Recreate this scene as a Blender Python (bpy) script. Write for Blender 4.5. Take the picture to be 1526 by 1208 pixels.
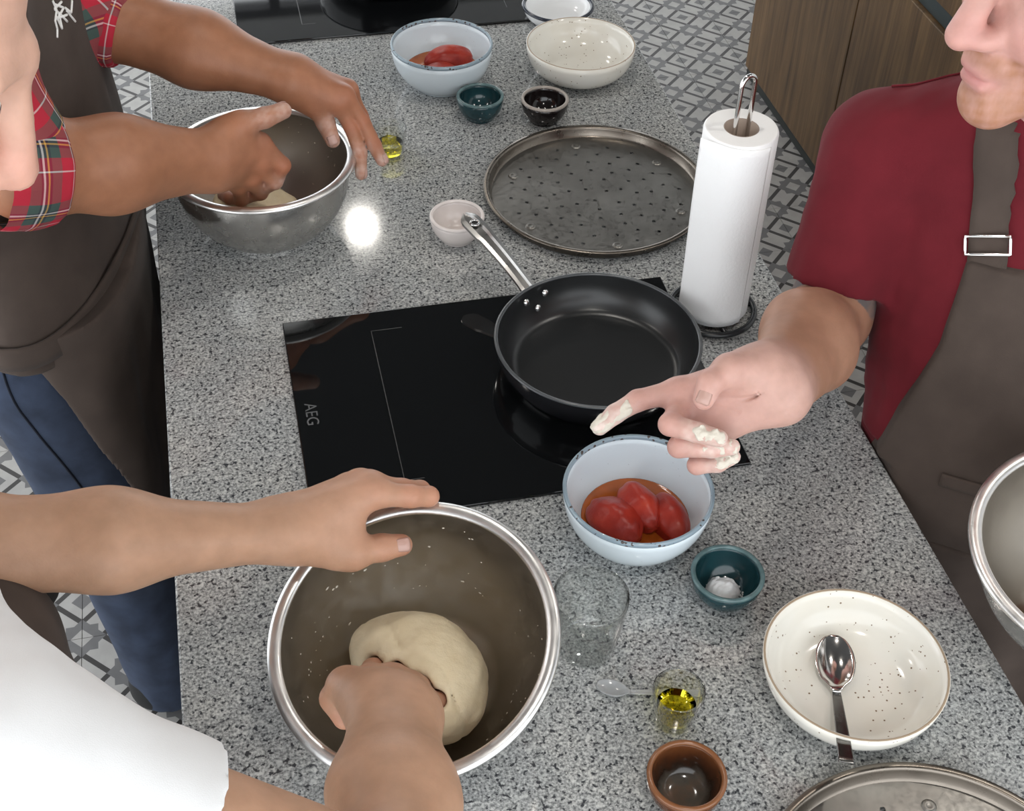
import bpy, bmesh, math, random
import numpy as np
from mathutils import Vector, Matrix
from mathutils.geometry import delaunay_2d_cdt

for o in list(bpy.data.objects): bpy.data.objects.remove(o)
scene = bpy.context.scene
COL = scene.collection
random.seed(5); RNG = np.random.RandomState(5)
# world units: metres; z = 0 is the granite worktop, the floor lies 0.90 m below
FLOOR_Z = -0.90

# ------------------------------------------------------------------ camera
cam_data = bpy.data.cameras.new('camera'); cam = bpy.data.objects.new('camera', cam_data); COL.objects.link(cam)
cam_data.sensor_fit = 'HORIZONTAL'; cam_data.sensor_width = 36.0
cam_data.lens = 36.0 * 1985.9 / 1526.0
cam_data.clip_start = 0.02
YAW, PITCH, ROLL = 0.2406, 0.7598, 0.0305
fw = Vector((math.sin(YAW)*math.cos(PITCH), math.cos(YAW)*math.cos(PITCH), -math.sin(PITCH)))
r0 = Vector((math.cos(YAW), -math.sin(YAW), 0)); u0 = r0.cross(fw)
rr = math.cos(ROLL)*r0 + math.sin(ROLL)*u0; uu = -math.sin(ROLL)*r0 + math.cos(ROLL)*u0
m = Matrix((rr, uu, -fw)).transposed().to_4x4(); m.translation = Vector((0.1326, -1.0083, 1.1394))
cam.matrix_world = m
scene.camera = cam

# ------------------------------------------------------------------ world and exposure
world = bpy.data.worlds.new('world'); scene.world = world; world.use_nodes = True
bgn = world.node_tree.nodes['Background']
bgn.inputs['Color'].default_value = (0.93, 0.97, 1.0, 1); bgn.inputs['Strength'].default_value = 1.0
vs = scene.view_settings
vs.view_transform = 'Standard'; vs.look = 'None'; vs.gamma = 1.0; vs.use_curve_mapping = False
vs.exposure = 1.7
LAMP_STRENGTH = 70.0

# ------------------------------------------------------------------ material helpers
MATS = {}
class NT:
    def __init__(s, name):
        s.m = bpy.data.materials.new(name); s.m.use_nodes = True
        s.t = s.m.node_tree; s.b = s.t.nodes['Principled BSDF']; MATS[name] = s.m
    def n(s, typ, **kw):
        nd = s.t.nodes.new(typ)
        for k, v in kw.items():
            if k in nd.inputs: nd.inputs[k].default_value = v
            else: setattr(nd, k, v)
        return nd
    def l(s, a, b): s.t.links.new(a, b)
    def set(s, **kw):
        for k, v in kw.items():
            s.b.inputs[k.replace('_', ' ')].default_value = v
        return s
    def coord(s, which='Object'): return s.n('ShaderNodeTexCoord').outputs[which]
    def noise(s, scale, detail=3, vec=None, rough=.5):
        nd = s.n('ShaderNodeTexNoise'); nd.inputs['Scale'].default_value = scale
        nd.inputs['Detail'].default_value = detail; nd.inputs['Roughness'].default_value = rough
        s.l(vec if vec is not None else s.coord(), nd.inputs['Vector']); return nd.outputs['Fac']
    def ramp(s, fac, stops, interp='LINEAR'):
        nd = s.n('ShaderNodeValToRGB'); cr = nd.color_ramp; cr.interpolation = interp
        while len(cr.elements) > 1: cr.elements.remove(cr.elements[-1])
        for i, (p, c) in enumerate(stops):
            e = cr.elements[0] if i == 0 else cr.elements.new(p)
            e.position = p; e.color = (c[0], c[1], c[2], 1) if not isinstance(c, float) else (c, c, c, 1)
        s.l(fac, nd.inputs['Fac']); return nd.outputs['Color']
    def mix(s, fac, a, b, mode='MIX'):
        nd = s.n('ShaderNodeMix', data_type='RGBA', blend_type=mode)
        for i, v in ((0, fac), (6, a), (7, b)):
            if hasattr(v, 'type') and not isinstance(v, (tuple, float, int)): s.l(v, nd.inputs[i])
            elif i == 0: nd.inputs[0].default_value = v
            else: nd.inputs[i].default_value = (v[0], v[1], v[2], 1)
        return nd.outputs[2]
    def math(s, op, a, b=None, c=None):
        nd = s.n('ShaderNodeMath', operation=op)
        for i, v in enumerate((a, b, c)):
            if v is None: continue
            if isinstance(v, (int, float)): nd.inputs[i].default_value = v
            else: s.l(v, nd.inputs[i])
        return nd.outputs[0]
    def bump(s, h, strength=.3, dist=.001):
        nd = s.n('ShaderNodeBump'); nd.inputs['Strength'].default_value = strength
        nd.inputs['Distance'].default_value = dist
        s.l(h, nd.inputs['Height']); s.l(nd.outputs[0], s.b.inputs['Normal'])
    def col(s, c): s.l(c, s.b.inputs['Base Color'])
def simple(name, color, rough=.5, metal=0., spec=.5, bump=None, var=0.0, vscale=30, **kw):
    t = NT(name); t.set(Base_Color=(*color, 1), Roughness=rough, Metallic=metal)
    t.b.inputs['Specular IOR Level'].default_value = spec
    if var:
        nz = t.noise(vscale, 4)
        lo = tuple(c*(1-var) for c in color); hi = tuple(min(1, c*(1+var)) for c in color)
        t.col(t.ramp(nz, [(.3, lo), (.7, hi)]))
    if bump:
        t.bump(t.noise(bump[0], 4), bump[1], bump[2] if len(bump) > 2 else .001)
    for k, v in kw.items(): t.b.inputs[k.replace('_', ' ')].default_value = v
    return t.m

# granite: pale and mid grey feldspar with black mica flecks
def granite():
    t = NT('granite'); co = t.coord()
    n1 = t.noise(330, 3, co, .6); n2 = t.noise(190, 2, co, .5); n3 = t.noise(9, 3, co, .6); n4 = t.noise(120, 2, co, .5)
    base = t.ramp(n1, [(.30, (.085, .088, .092)), (.42, (.20, .205, .205)), (.54, (.36, .365, .36)), (.68, (.58, .58, .565))])
    dark = t.ramp(n2, [(.36, 1.0), (.43, 0.0)])
    c = t.mix(dark, base, (.045, .047, .052))
    pale = t.ramp(n4, [(.58, 0.0), (.68, .65)])
    c = t.mix(pale, c, (.58, .58, .565))
    tone = t.ramp(n3, [(.3, (.90, .92, .94)), (.7, (1.06, 1.05, 1.03))])
    c = t.mix(1.0, c, tone, 'MULTIPLY'); t.col(c)
    t.set(Roughness=.085); t.b.inputs['Specular IOR Level'].default_value = .5
    return t.m
granite()

def tile_mat():
    t = NT('cement_tile'); co = t.coord('Object')
    sep = t.n('ShaderNodeSeparateXYZ'); t.l(co, sep.inputs[0])
    P = 0.1768
    s_ = t.math('DIVIDE', t.math('ADD', sep.outputs[0], sep.outputs[1]), P)
    t_ = t.math('DIVIDE', t.math('SUBTRACT', sep.outputs[0], sep.outputs[1]), P)
    fs = t.math('PINGPONG', s_, .5); ft = t.math('PINGPONG', t_, .5)
    lt = lambda a, b: t.math('LESS_THAN', a, b)
    gt = lambda a, b: t.math('GREATER_THAN', a, b)
    mul = lambda a, b: t.math('MULTIPLY', a, b)
    mx = lambda a, b: t.math('MAXIMUM', a, b)
    bar = mx(mul(gt(fs, .168), lt(fs, .25)), mul(gt(ft, .168), lt(ft, .25)))
    star = mul(lt(fs, .25), lt(ft, .25))
    sm = t.math('ADD', fs, ft)
    notch = mx(mul(lt(ft, .168), lt(sm, .335)), mul(lt(fs, .168), lt(sm, .335)))
    grey = mx(star, notch)
    core = mul(lt(fs, .120), lt(ft, .120))
    inner = mul(gt(fs, .385), gt(ft, .385))
    light, gr, dk = (.36, .35, .335), (.130, .128, .130), (.030, .027, .026)
    c = t.mix(bar, light, dk); c = t.mix(grey, c, gr); c = t.mix(core, c, light); c = t.mix(inner, c, gr)
    nz = t.ramp(t.noise(25, 4), [(.3, .88), (.7, 1.06)])
    t.col(t.mix(1.0, c, nz, 'MULTIPLY')); t.set(Roughness=.55)
    return t.m
tile_mat()
simple('grout', (.20, .19, .18), .8, var=.2)

def wood():
    t = NT('walnut_wood'); co = t.coord()
    mp = t.n('ShaderNodeMapping'); mp.inputs['Scale'].default_value = (14, 14, .7); t.l(co, mp.inputs[0])
    g = t.noise(3.0, 5, mp.outputs[0], .55); g2 = t.noise(14, 3, mp.outputs[0], .6)
    c = t.ramp(g, [(.28, (.066, .035, .014)), (.5, (.160, .090, .038)), (.72, (.23, .138, .062))])
    c2 = t.ramp(g2, [(.35, .8), (.65, 1.1)])
    t.col(t.mix(1.0, c, c2, 'MULTIPLY')); t.set(Roughness=.45); return t.m
wood()
def steel(name, col=(.62, .61, .59), rough=.22, br=.06):
    t = NT(name); t.set(Base_Color=(*col, 1), Metallic=1.0)
    nz = t.noise(60, 4); t.l(t.ramp(nz, [(.3, rough-br), (.7, rough+br)]), t.b.inputs['Roughness'])
    return t.m
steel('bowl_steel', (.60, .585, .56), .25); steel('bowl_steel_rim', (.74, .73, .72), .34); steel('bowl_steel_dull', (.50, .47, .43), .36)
steel('chrome', (.75, .74, .73), .10, .03); steel('brushed_steel', (.45, .44, .43), .33); steel('spoon_steel', (.62, .60, .58), .12, .03)
steel('rivet_steel', (.8, .8, .8), .2, .03); steel('spoon_handle_steel', (.16, .155, .15), .25, .05)
simple('hob_glass', (.0035, .004, .0045), .035, spec=.55)
simple('hob_print', (.085, .09, .095), .4); simple('hob_line', (.035, .036, .036), .4); simple('hob_rim', (.02, .022, .024), .25)
simple('pan_nonstick', (.016, .017, .018), .30, spec=.55, bump=(600, .12, .0004))
simple('pan_rim', (.06, .065, .07), .25, spec=.6); simple('pan_outside', (.012, .012, .014), .16, spec=.6)
def tray():
    t = NT('tray_metal'); t.set(Metallic=.85)
    n = t.noise(14, 4); n2 = t.noise(160, 3)
    c = t.ramp(n, [(.3, (.18, .17, .155)), (.7, (.27, .26, .24))]); t.col(c)
    t.l(t.ramp(n2, [(.3, .28), (.7, .44)]), t.b.inputs['Roughness']); return t.m
tray(); steel('tray_rim', (.19, .165, .14), .30)
simple('hole_dark', (.01, .01, .01), .8)
simple('paper', (.86, .86, .86), .9, spec=.1, bump=(260, .45, .0012)); simple('paper_end', (.80, .79, .78), .95, spec=.05, bump=(700, .3, .0006))
simple('cardboard', (.30, .24, .20), .9, spec=.1)
def enamel(name, base, fleck, dens, rough=.13, warm=None):
    t = NT(name); t.set(Roughness=rough)
    co = t.coord()
    v = t.n('ShaderNodeTexVoronoi'); v.inputs['Scale'].default_value = 170; t.l(co, v.inputs['Vector'])
    sel = t.math('LESS_THAN', v.outputs['Distance'], dens)
    big = t.math('GREATER_THAN', t.noise(60, 2, co), .53)
    f = t.math('MULTIPLY', sel, big)
    b = base
    if warm: b = t.ramp(t.noise(16, 3, co), [(.4, base), (.75, warm)])
    t.col(t.mix(f, b, fleck)); return t.m
enamel('blue_glaze', (.63, .70, .745), (.25, .28, .30), .06); enamel('blue_rim', (.24, .31, .36), (.07, .055, .05), .33)
enamel('white_glaze', (.74, .72, .665), (.20, .14, .09), .17, .12, (.72, .685, .61)); enamel('white_glaze_out', (.78, .79, .80), (.5, .48, .45), .08)
simple('gilt_rim', (.33, .25, .17), .35)
simple('teal_glaze', (.012, .042, .050), .12, var=.3); simple('teal_rim', (.09, .15, .155), .2, var=.25, vscale=80)
simple('dark_glaze', (.010, .007, .007), .10); simple('pale_rim', (.32, .28, .25), .35)
def brown_glaze():
    t = NT('brown_glaze'); t.set(Roughness=.12)
    g = t.n('ShaderNodeSeparateXYZ'); t.l(t.coord(), g.inputs[0])
    z = t.math('ADD', t.math('MULTIPLY', g.outputs[2], 24.), t.math('MULTIPLY', t.math('SUBTRACT', t.noise(70, 3), .5), .35))
    t.col(t.ramp(z, [(.10, (.12, .08, .055)), (.22, (.085, .075, .062)), (.36, (.024, .014, .009)), (.55, (.060, .020, .008)), (.85, (.125, .042, .014))])); return t.m
brown_glaze(); simple('brown_rim', (.19, .075, .03), .2)
simple('blush_glaze', (.66, .60, .575), .25, var=.05); simple('enamel_white', (.86, .87, .88), .12); simple('enamel_navy', (.03, .035, .05), .15)
def glass(name, col, rough=0.0, ior=1.45):
    t = NT(name); t.set(Base_Color=(*col, 1), Roughness=rough, IOR=ior); t.b.inputs['Transmission Weight'].default_value = 1.0; return t.m
pass
def thin_glass(name, tint, boost=1.0):
    t = NT(name); n = t.t.nodes; n.remove(t.b)
    tr = t.n('ShaderNodeBsdfTransparent'); tr.inputs[0].default_value = (*tint, 1)
    gl = t.n('ShaderNodeBsdfGlossy'); gl.inputs['Roughness'].default_value = .02
    lw = t.n('ShaderNodeLayerWeight'); lw.inputs['Blend'].default_value = .5
    mx = t.n('ShaderNodeMixShader'); t.l(t.math('MULTIPLY_ADD', t.math('POWER', lw.outputs['Facing'], 4.0), .55*boost, .035*boost), mx.inputs[0]); t.l(tr.outputs[0], mx.inputs[1]); t.l(gl.outputs[0], mx.inputs[2])
    t.l(mx.outputs[0], n['Material Output'].inputs['Surface']); return t.m
thin_glass('clear_glass', (.975, .985, .98), 2.3)
glass('oil', (.95, .80, .05), 0, 1.12)
simple('clear_plastic', (.42, .43, .44), .12, Alpha=.62)
def tomato():
    t = NT('tomato'); t.set(Roughness=.36); t.b.inputs['Specular IOR Level'].default_value = .35
    c = t.ramp(t.noise(45, 5), [(.3, (.24, .014, .008)), (.55, (.33, .026, .014)), (.75, (.40, .05, .024))]); t.col(c)
    t.b.inputs['Subsurface Weight'].default_value = .15; t.b.inputs['Subsurface Radius'].default_value = (.006, .002, .001)
    t.bump(t.noise(330, 4), .35, .0008); return t.m
tomato()
simple('tomato_juice', (.36, .085, .012), .08, var=.3, vscale=25)
def dough():
    t = NT('dough'); t.set(Roughness=.62); t.b.inputs['Specular IOR Level'].default_value = .3
    t.col(t.ramp(t.noise(40, 5), [(.3, (.62, .51, .335)), (.7, (.72, .62, .44))]))
    t.b.inputs['Subsurface Weight'].default_value = .1; t.b.inputs['Subsurface Radius'].default_value = (.004, .003, .002)
    t.bump(t.noise(150, 6, None, .65), .8, .0016); return t.m
dough(); simple('flour', (.62, .57, .49), .9, spec=.1, bump=(900, .5, .0008)); simple('salt', (.88, .89, .89), .7, bump=(1400, .9, .0012))

def skin_mat():
    t = NT('skin'); at = t.n('ShaderNodeAttribute'); at.attribute_name = 'tint'
    n = t.noise(55, 5); n2 = t.noise(420, 3)
    v = t.ramp(n, [(.3, (.90, .86, .84)), (.7, (1.07, 1.03, 1.02))])
    t.col(t.mix(1.0, at.outputs['Color'], v, 'MULTIPLY'))
    t.set(Roughness=.48); t.b.inputs['Specular IOR Level'].default_value = .35
    t.b.inputs['Subsurface Weight'].default_value = .12; t.b.inputs['Subsurface Radius'].default_value = (.008, .003, .0015)
    t.b.inputs['Subsurface Scale'].default_value = 1.0
    hgt = t.math('ADD', t.math('MULTIPLY', n2, .5), n); t.bump(hgt, .22, .0012); return t.m
skin_mat()
simple('nail', (.44, .27, .225), .30); simple('hair_dark', (.035, .022, .015), .6, bump=(300, .6, .003)); simple('hair_ginger', (.20, .095, .035), .6, bump=(300, .6, .003))
simple('eye_white', (.8, .78, .76), .2); simple('eye_iris', (.08, .10, .12), .1)
def cloth(name, col, weave=900, var=.12, fold=None):
    t = NT(name); t.set(Roughness=.88); t.b.inputs['Specular IOR Level'].default_value = .15
    n = t.noise(22, 4); lo = tuple(c*(1-var) for c in col); hi = tuple(c*(1+var) for c in col)
    t.col(t.ramp(n, [(.3, lo), (.7, hi)]))
    t.b.inputs['Sheen Weight'].default_value = .04
    t.bump(t.noise(weave, 3), .25, .0008); return t.m
cloth('apron_brown', (.060, .0445, .037)); cloth('red_jersey', (.106, .0092, .0145), 1200, .08); cloth('white_cotton', (.66, .66, .665), 1200, .02)
cloth('denim', (.030, .040, .066), 1400, .30); cloth('denim_seam', (.010, .012, .02)); cloth('black_cloth', (.018, .017, .016)); cloth('shoe_black', (.02, .02, .02))
cloth('red_band', (.45, .02, .04)); simple('apron_ink', (.80, .79, .77), .7)
def tartan():
    t = NT('tartan'); t.set(Roughness=.85); t.b.inputs['Specular IOR Level'].default_value = .15
    uv = t.n('ShaderNodeUVMap'); uv.uv_map = 'UVMap'; sep = t.n('ShaderNodeSeparateXYZ'); t.l(uv.outputs[0], sep.inputs[0])
    red, grn, nvy, wht, yel = (.42, .025, .045), (.055, .085, .075), (.03, .025, .045), (.68, .62, .60), (.60, .34, .08)
    stops = [(0, red), (.20, grn), (.34, nvy), (.37, wht), (.395, nvy), (.43, yel), (.455, nvy), (.49, grn), (.62, red), (.78, wht), (.80, red)]
    a = t.ramp(t.math('FRACT', sep.outputs[0]), stops, 'CONSTANT'); b = t.ramp(t.math('FRACT', sep.outputs[1]), stops, 'CONSTANT')
    t.col(t.mix(.5, a, b)); t.bump(t.noise(1000, 3), .25, .0008); return t.m
tartan()
simple('ceiling_paint', (.07, .07, .07), .9, spec=.1, var=.05); simple('island_panel', (.05, .045, .042), .5, var=.1); simple('plinth', (.03, .035, .033), .5, var=.1)
simple('wall_paint', (.62, .62, .61), .9, spec=.1, var=.03); simple('metal_profile', (.10, .125, .13), .35, .8); simple('window_frame_paint', (.08, .08, .085), .5)
t = NT('lamp_glow'); t.set(Base_Color=(1, 1, 1, 1)); t.b.inputs['Emission Color'].default_value = (1.0, .95, .88, 1); t.b.inputs['Emission Strength'].default_value = LAMP_STRENGTH
simple('lamp_shell', (.05, .05, .05), .4)
thin_glass('window_glass', (.99, .99, .99), .6)

# ------------------------------------------------------------------ object helpers
def add_mesh(name, verts, faces, mat, parent=None, smooth=True, loc=None, auto=None):
    me = bpy.data.meshes.new(name)
    if isinstance(verts, np.ndarray):
        nv = len(verts); fa = np.asarray(faces, dtype=np.int32); k = fa.shape[1]
        me.vertices.add(nv); me.vertices.foreach_set('co', np.ascontiguousarray(verts, dtype=np.float32).ravel())
        me.loops.add(fa.size); me.loops.foreach_set('vertex_index', fa.ravel())
        me.polygons.add(len(fa)); me.polygons.foreach_set('loop_start', np.arange(0, fa.size, k, dtype=np.int32))
        me.polygons.foreach_set('loop_total', np.full(len(fa), k, dtype=np.int32))
        me.update(calc_edges=True); me.validate()
    else:
        me.from_pydata([tuple(v) for v in verts], [], [tuple(f) for f in faces]); me.update()
    if smooth:
        me.polygons.foreach_set('use_smooth', [True]*len(me.polygons))
        if auto: me.set_sharp_from_angle(angle=math.radians(auto))
    for mt in (mat if isinstance(mat, (list, tuple)) else [mat]): me.materials.append(MATS[mt])
    o = bpy.data.objects.new(name, me); COL.objects.link(o)
    if loc is not None: o.location = loc
    if parent is not None: o.parent = parent
    return o
def tag(o, label, cat, group=None, kind=None):
    o['label'] = label; o['category'] = cat
    if group: o['group'] = group
    if kind: o['kind'] = kind
    return o
def thing(name, label, cat, loc=(0, 0, 0), rot=None, group=None):
    o = bpy.data.objects.new(name, None); COL.objects.link(o); o.location = loc; o.empty_display_size = .02
    if rot is not None: o.rotation_euler = rot
    return tag(o, label, cat, group)
def copy_part(src, parent, loc=None, rot=None):
    c = src.copy(); COL.objects.link(c); c.parent = parent
    if loc is not None: c.location = loc
    if rot is not None: c.rotation_euler = rot
    return c
def structure(o): o['kind'] = 'structure'; return o
def box(lo, hi):
    x0, y0, z0 = lo; x1, y1, z1 = hi
    v = [(x0, y0, z0), (x1, y0, z0), (x1, y1, z0), (x0, y1, z0), (x0, y0, z1), (x1, y0, z1), (x1, y1, z1), (x0, y1, z1)]
    f = [(0, 3, 2, 1), (4, 5, 6, 7), (0, 1, 5, 4), (1, 2, 6, 5), (2, 3, 7, 6), (3, 0, 4, 7)]
    return v, f
def bevel_box(name, lo, hi, mat, parent=None, bev=.003, seg=2):
    v, f = box(lo, hi); bm = bmesh.new(); vs_ = [bm.verts.new(p) for p in v]
    for q in f: bm.faces.new([vs_[i] for i in q])
    bmesh.ops.bevel(bm, geom=bm.edges[:], offset=bev, segments=seg, affect='EDGES', profile=.5)
    me = bpy.data.meshes.new(name); bm.to_mesh(me); bm.free(); me.materials.append(MATS[mat])
    o = bpy.data.objects.new(name, me); COL.objects.link(o); o.parent = parent
    return o
def lathe(prof, n=64, closed=False, wob=None):
    """prof: list of (r, z). Returns verts, quads/tris. closed joins last ring to the first."""
    vs_, fs = [], []; rings = []
    for (r, z) in prof:
        if r < 1e-6: rings.append([len(vs_)]); vs_.append((0, 0, z))
        else:
            rings.append(list(range(len(vs_), len(vs_)+n)))
            for k in range(n):
                a = 2*math.pi*k/n; w = wob(a) if wob else 1
                vs_.append((r*w*math.cos(a), r*w*math.sin(a), z))
    m_ = len(rings)
    for i in range(m_ if closed else m_-1):
        A, B = rings[i], rings[(i+1) % m_]
        for k in range(n):
            k2 = (k+1) % n
            if len(A) == 1 and len(B) == 1: continue
            if len(A) == 1: fs.append((A[0], B[k2], B[k]))
            elif len(B) == 1: fs.append((A[k], A[k2], B[0]))
            else: fs.append((A[k], A[k2], B[k2], B[k]))
    return vs_, fs
def spline(pts, n):
    """Catmull-Rom through points (any dimension)"""
    P = np.array(pts, float); P = np.vstack([2*P[0]-P[1], P, 2*P[-1]-P[-2]]); out = []
    k = len(P)-3; 
    for s in np.linspace(0, k, n):
        i = min(int(s), k-1); t_ = s-i; a, b, c, d = P[i:i+4]
        out.append(.5*((2*b)+(c-a)*t_+(2*a-5*b+4*c-d)*t_**2+(3*b-a-3*c+d)*t_**3))
    return np.array(out)
def tube(path, rad, n=12, cap=True, up=(0, 0, 1)):
    P = np.array(path, float); m_ = len(P); rad = np.broadcast_to(np.array(rad, float), (m_,))
    T = np.gradient(P, axis=0); T /= np.linalg.norm(T, axis=1)[:, None]+1e-12
    N = np.cross(T[0], up); 
    if np.linalg.norm(N) < 1e-3: N = np.cross(T[0], (1, 0, 0))
    N /= np.linalg.norm(N); vs_, fs = [], []
    for i in range(m_):
        N = N-T[i]*(N@T[i]); N /= np.linalg.norm(N)+1e-12; B = np.cross(T[i], N)
        for k in range(n):
            a = 2*math.pi*k/n; vs_.append(P[i]+rad[i]*(math.cos(a)*N+math.sin(a)*B))
    for i in range(m_-1):
        for k in range(n): fs.append((i*n+k, i*n+(k+1) % n, (i+1)*n+(k+1) % n, (i+1)*n+k))
    if cap: fs.append(tuple(range(n-1, -1, -1))); fs.append(tuple((m_-1)*n+k for k in range(n)))
    return [tuple(v) for v in vs_], fs

# ------------------------------------------------------------------ signed-distance modelling (bodies, clothes, dough)
A_ = lambda *v: np.array(v, dtype=np.float32)
def nrm(v): v = np.asarray(v, float); return v/np.linalg.norm(v)
def rc(P, a, b, ra, rb):
    a = np.asarray(a, np.float32); b = np.asarray(b, np.float32); ba = b-a; q = P-a
    t_ = np.clip((q@ba)/(ba@ba+1e-12), 0, 1)
    d = q-t_[:, None]*ba
    return np.sqrt((d*d).sum(1))-(ra+(rb-ra)*t_)
def fc(P, a, b, ra, rb, side, ratio):
    """round cone widened by ratio along side"""
    a = np.asarray(a, np.float32); side = np.asarray(nrm(side), np.float32)
    q = P-a; s = q@side; q = q-(s*(1-1/ratio))[:, None]*side
    bb = np.asarray(b, np.float32)-a; sb = bb@side; bb = bb-sb*(1-1/ratio)*side
    return rc(q, (0, 0, 0), bb, ra, rb)
def el(P, c, axes, rad):
    """ellipsoid; axes rows = local unit axes"""
    q = (P-np.asarray(c, np.float32))@np.asarray(axes, np.float32).T; r = np.asarray(rad, np.float32)
    k0 = np.sqrt(((q/r)**2).sum(1)); k1 = np.sqrt(((q/(r*r))**2).sum(1))+1e-9
    return k0*(k0-1)/k1
def smin(a, b, k):
    h = np.maximum(k-np.abs(a-b), 0)/k
    return np.minimum(a, b)-h*h*k*.25
def smax(a, b, k): return -smin(-a, -b, k)
_ND = [(nrm(RNG.randn(3)), RNG.rand()*6.28) for _ in range(24)]
def snoise(P, freq, seed=0):
    o = np.zeros(len(P), np.float32)
    for i in range(6):
        d, ph = _ND[(seed*5+i) % 24]; d2, ph2 = _ND[(seed*5+i+11) % 24]
        f = freq*(1+.37*i)
        o += np.sin(P@(d*f).astype(np.float32)+ph)*np.cos(P@(d2*f*.8).astype(np.float32)+ph2)/(1+.5*i)
    return o*.5
def sdf_mesh(fn, lo, hi, h, smooth=1):
    lo = np.asarray(lo, np.float32); hi = np.asarray(hi, np.float32); B = 8
    nb = np.maximum(np.ceil((hi-lo)/(h*B)).astype(int), 1); N = nb*B+1
    V = np.ones(N, np.float32)
    g = np.stack(np.meshgrid(*[np.arange(k) for k in nb], indexing='ij'), -1).reshape(-1, 3)
    cen = (lo+(g+.5)*(h*B)).astype(np.float32)
    d = fn(cen); half = h*B*.5*math.sqrt(3)
    act = np.abs(d) < half*1.6+.004
    for gb, db in zip(g[~act], d[~act]):
        if db < 0: V[gb[0]*B:gb[0]*B+B+1, gb[1]*B:gb[1]*B+B+1, gb[2]*B:gb[2]*B+B+1] = -1
    ga = g[act]
    loc = np.stack(np.meshgrid(*[np.arange(B+1)]*3, indexing='ij'), -1).reshape(-1, 3)
    CH = 400
    for i in range(0, len(ga), CH):
        gg = ga[i:i+CH]; idx = (gg[:, None, :]*B+loc[None]).reshape(-1, 3)
        v = fn((lo+idx*h).astype(np.float32)); V[idx[:, 0], idx[:, 1], idx[:, 2]] = v
    S = V < 0
    c = S[:-1, :-1, :-1].astype(np.int8)
    cnt = np.zeros(c.shape, np.int8)
    for dx in (0, 1):
        for dy in (0, 1):
            for dz in (0, 1): cnt += S[dx:N[0]-1+dx, dy:N[1]-1+dy, dz:N[2]-1+dz]
    cells = np.argwhere((cnt > 0) & (cnt < 8))
    idm = -np.ones(c.shape, np.int32); idm[cells[:, 0], cells[:, 1], cells[:, 2]] = np.arange(len(cells))
    pos = np.zeros((len(cells), 3)); num = np.zeros(len(cells))
    cor = [(x, y, z) for x in (0, 1) for y in (0, 1) for z in (0, 1)]
    val = {k: V[cells[:, 0]+k[0], cells[:, 1]+k[1], cells[:, 2]+k[2]] for k in cor}
    for a in cor:
        for ax in range(3):
            if a[ax]: continue
            b = list(a); b[ax] = 1; b = tuple(b); va, vb = val[a], val[b]
            mk = (va < 0) != (vb < 0); t_ = np.where(mk, va/(va-vb+1e-20), 0)
            p = np.array(a)+t_[:, None]*(np.array(b)-np.array(a)); pos += np.where(mk[:, None], p, 0); num += mk
    verts = lo+(cells+pos/num[:, None])*h
    quads = []
    for ax in range(3):
        sl0 = [slice(None)]*3; sl1 = [slice(None)]*3; sl0[ax] = slice(0, -1); sl1[ax] = slice(1, None)
        ch = S[tuple(sl0)] != S[tuple(sl1)]; e = np.argwhere(ch); u, w = (ax+1) % 3, (ax+2) % 3
        ok = (e[:, u] > 0) & (e[:, w] > 0) & (e[:, u] < N[u]-1) & (e[:, w] < N[w]-1); e = e[ok]
        def cid(du, dw):
            q = e.copy(); q[:, u] -= du; q[:, w] -= dw; return idm[q[:, 0], q[:, 1], q[:, 2]]
        q = np.stack([cid(1, 1), cid(0, 1), cid(0, 0), cid(1, 0)], 1)
        ins = S[e[:, 0], e[:, 1], e[:, 2]]; q[~ins] = q[~ins][:, ::-1]; quads.append(q)
    Q = np.concatenate(quads); Q = Q[(Q >= 0).all(1)]
    for _ in range(smooth):
        acc = np.zeros_like(verts); n_ = np.zeros(len(verts))
        for k in range(4):
            np.add.at(acc, Q[:, k], verts[Q[:, (k+1) % 4]]+verts[Q[:, (k+3) % 4]]); np.add.at(n_, Q[:, k], 2)
        verts = np.where(n_[:, None] > 0, .5*verts+.5*acc/np.maximum(n_, 1)[:, None], verts)
    return verts.astype(np.float32), Q
def sdf_obj(name, fn, lo, hi, h, mat, parent=None, smooth=1):
    v, q = sdf_mesh(fn, lo, hi, h, smooth); return add_mesh(name, v, q, mat, parent)
def bounds(pts, pad):
    p = np.array(pts, float).reshape(-1, 3); return p.min(0)-pad, p.max(0)+pad
def project(fn, P, off=0.0, it=6):
    P = np.array(P, np.float32)
    for _ in range(it):
        d = fn(P)-off; e = 1e-3
        G = np.stack([fn(P+np.eye(3, dtype=np.float32)[k]*e)-fn(P-np.eye(3, dtype=np.float32)[k]*e) for k in range(3)], 1)
        G /= np.linalg.norm(G, axis=1)[:, None]+1e-9; P = P-G*d[:, None]*.9
    return P, G

# ==================================================================== THE ROOM
TP = 0.1768
floor = structure(add_mesh('floor', *box((-2.2, -1.8, FLOOR_Z-.05), (2.9, 4.2, FLOOR_Z-.004)), 'grout', smooth=False))
tile0 = None
def tile_mesh():
    h = TP/2-.0006; b = .0006
    v = [(-h, -h, 0), (h, -h, 0), (h, h, 0), (-h, h, 0), (-h, -h, .006), (h, -h, .006), (h, h, .006), (-h, h, .006)]
    return v, [(4, 5, 6, 7), (0, 1, 5, 4), (1, 2, 6, 5), (2, 3, 7, 6), (3, 0, 4, 7)]
def put_tile(x, y):
    global tile0
    loc = (x, y, FLOOR_Z-.006)
    if tile0 is None: tile0 = add_mesh('tile', *tile_mesh(), 'cement_tile', floor, smooth=False, loc=loc)
    else: copy_part(tile0, floor, loc)
tx0, ty0 = -.278+TP/2, .619+TP/2
near, rest = [], []
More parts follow.
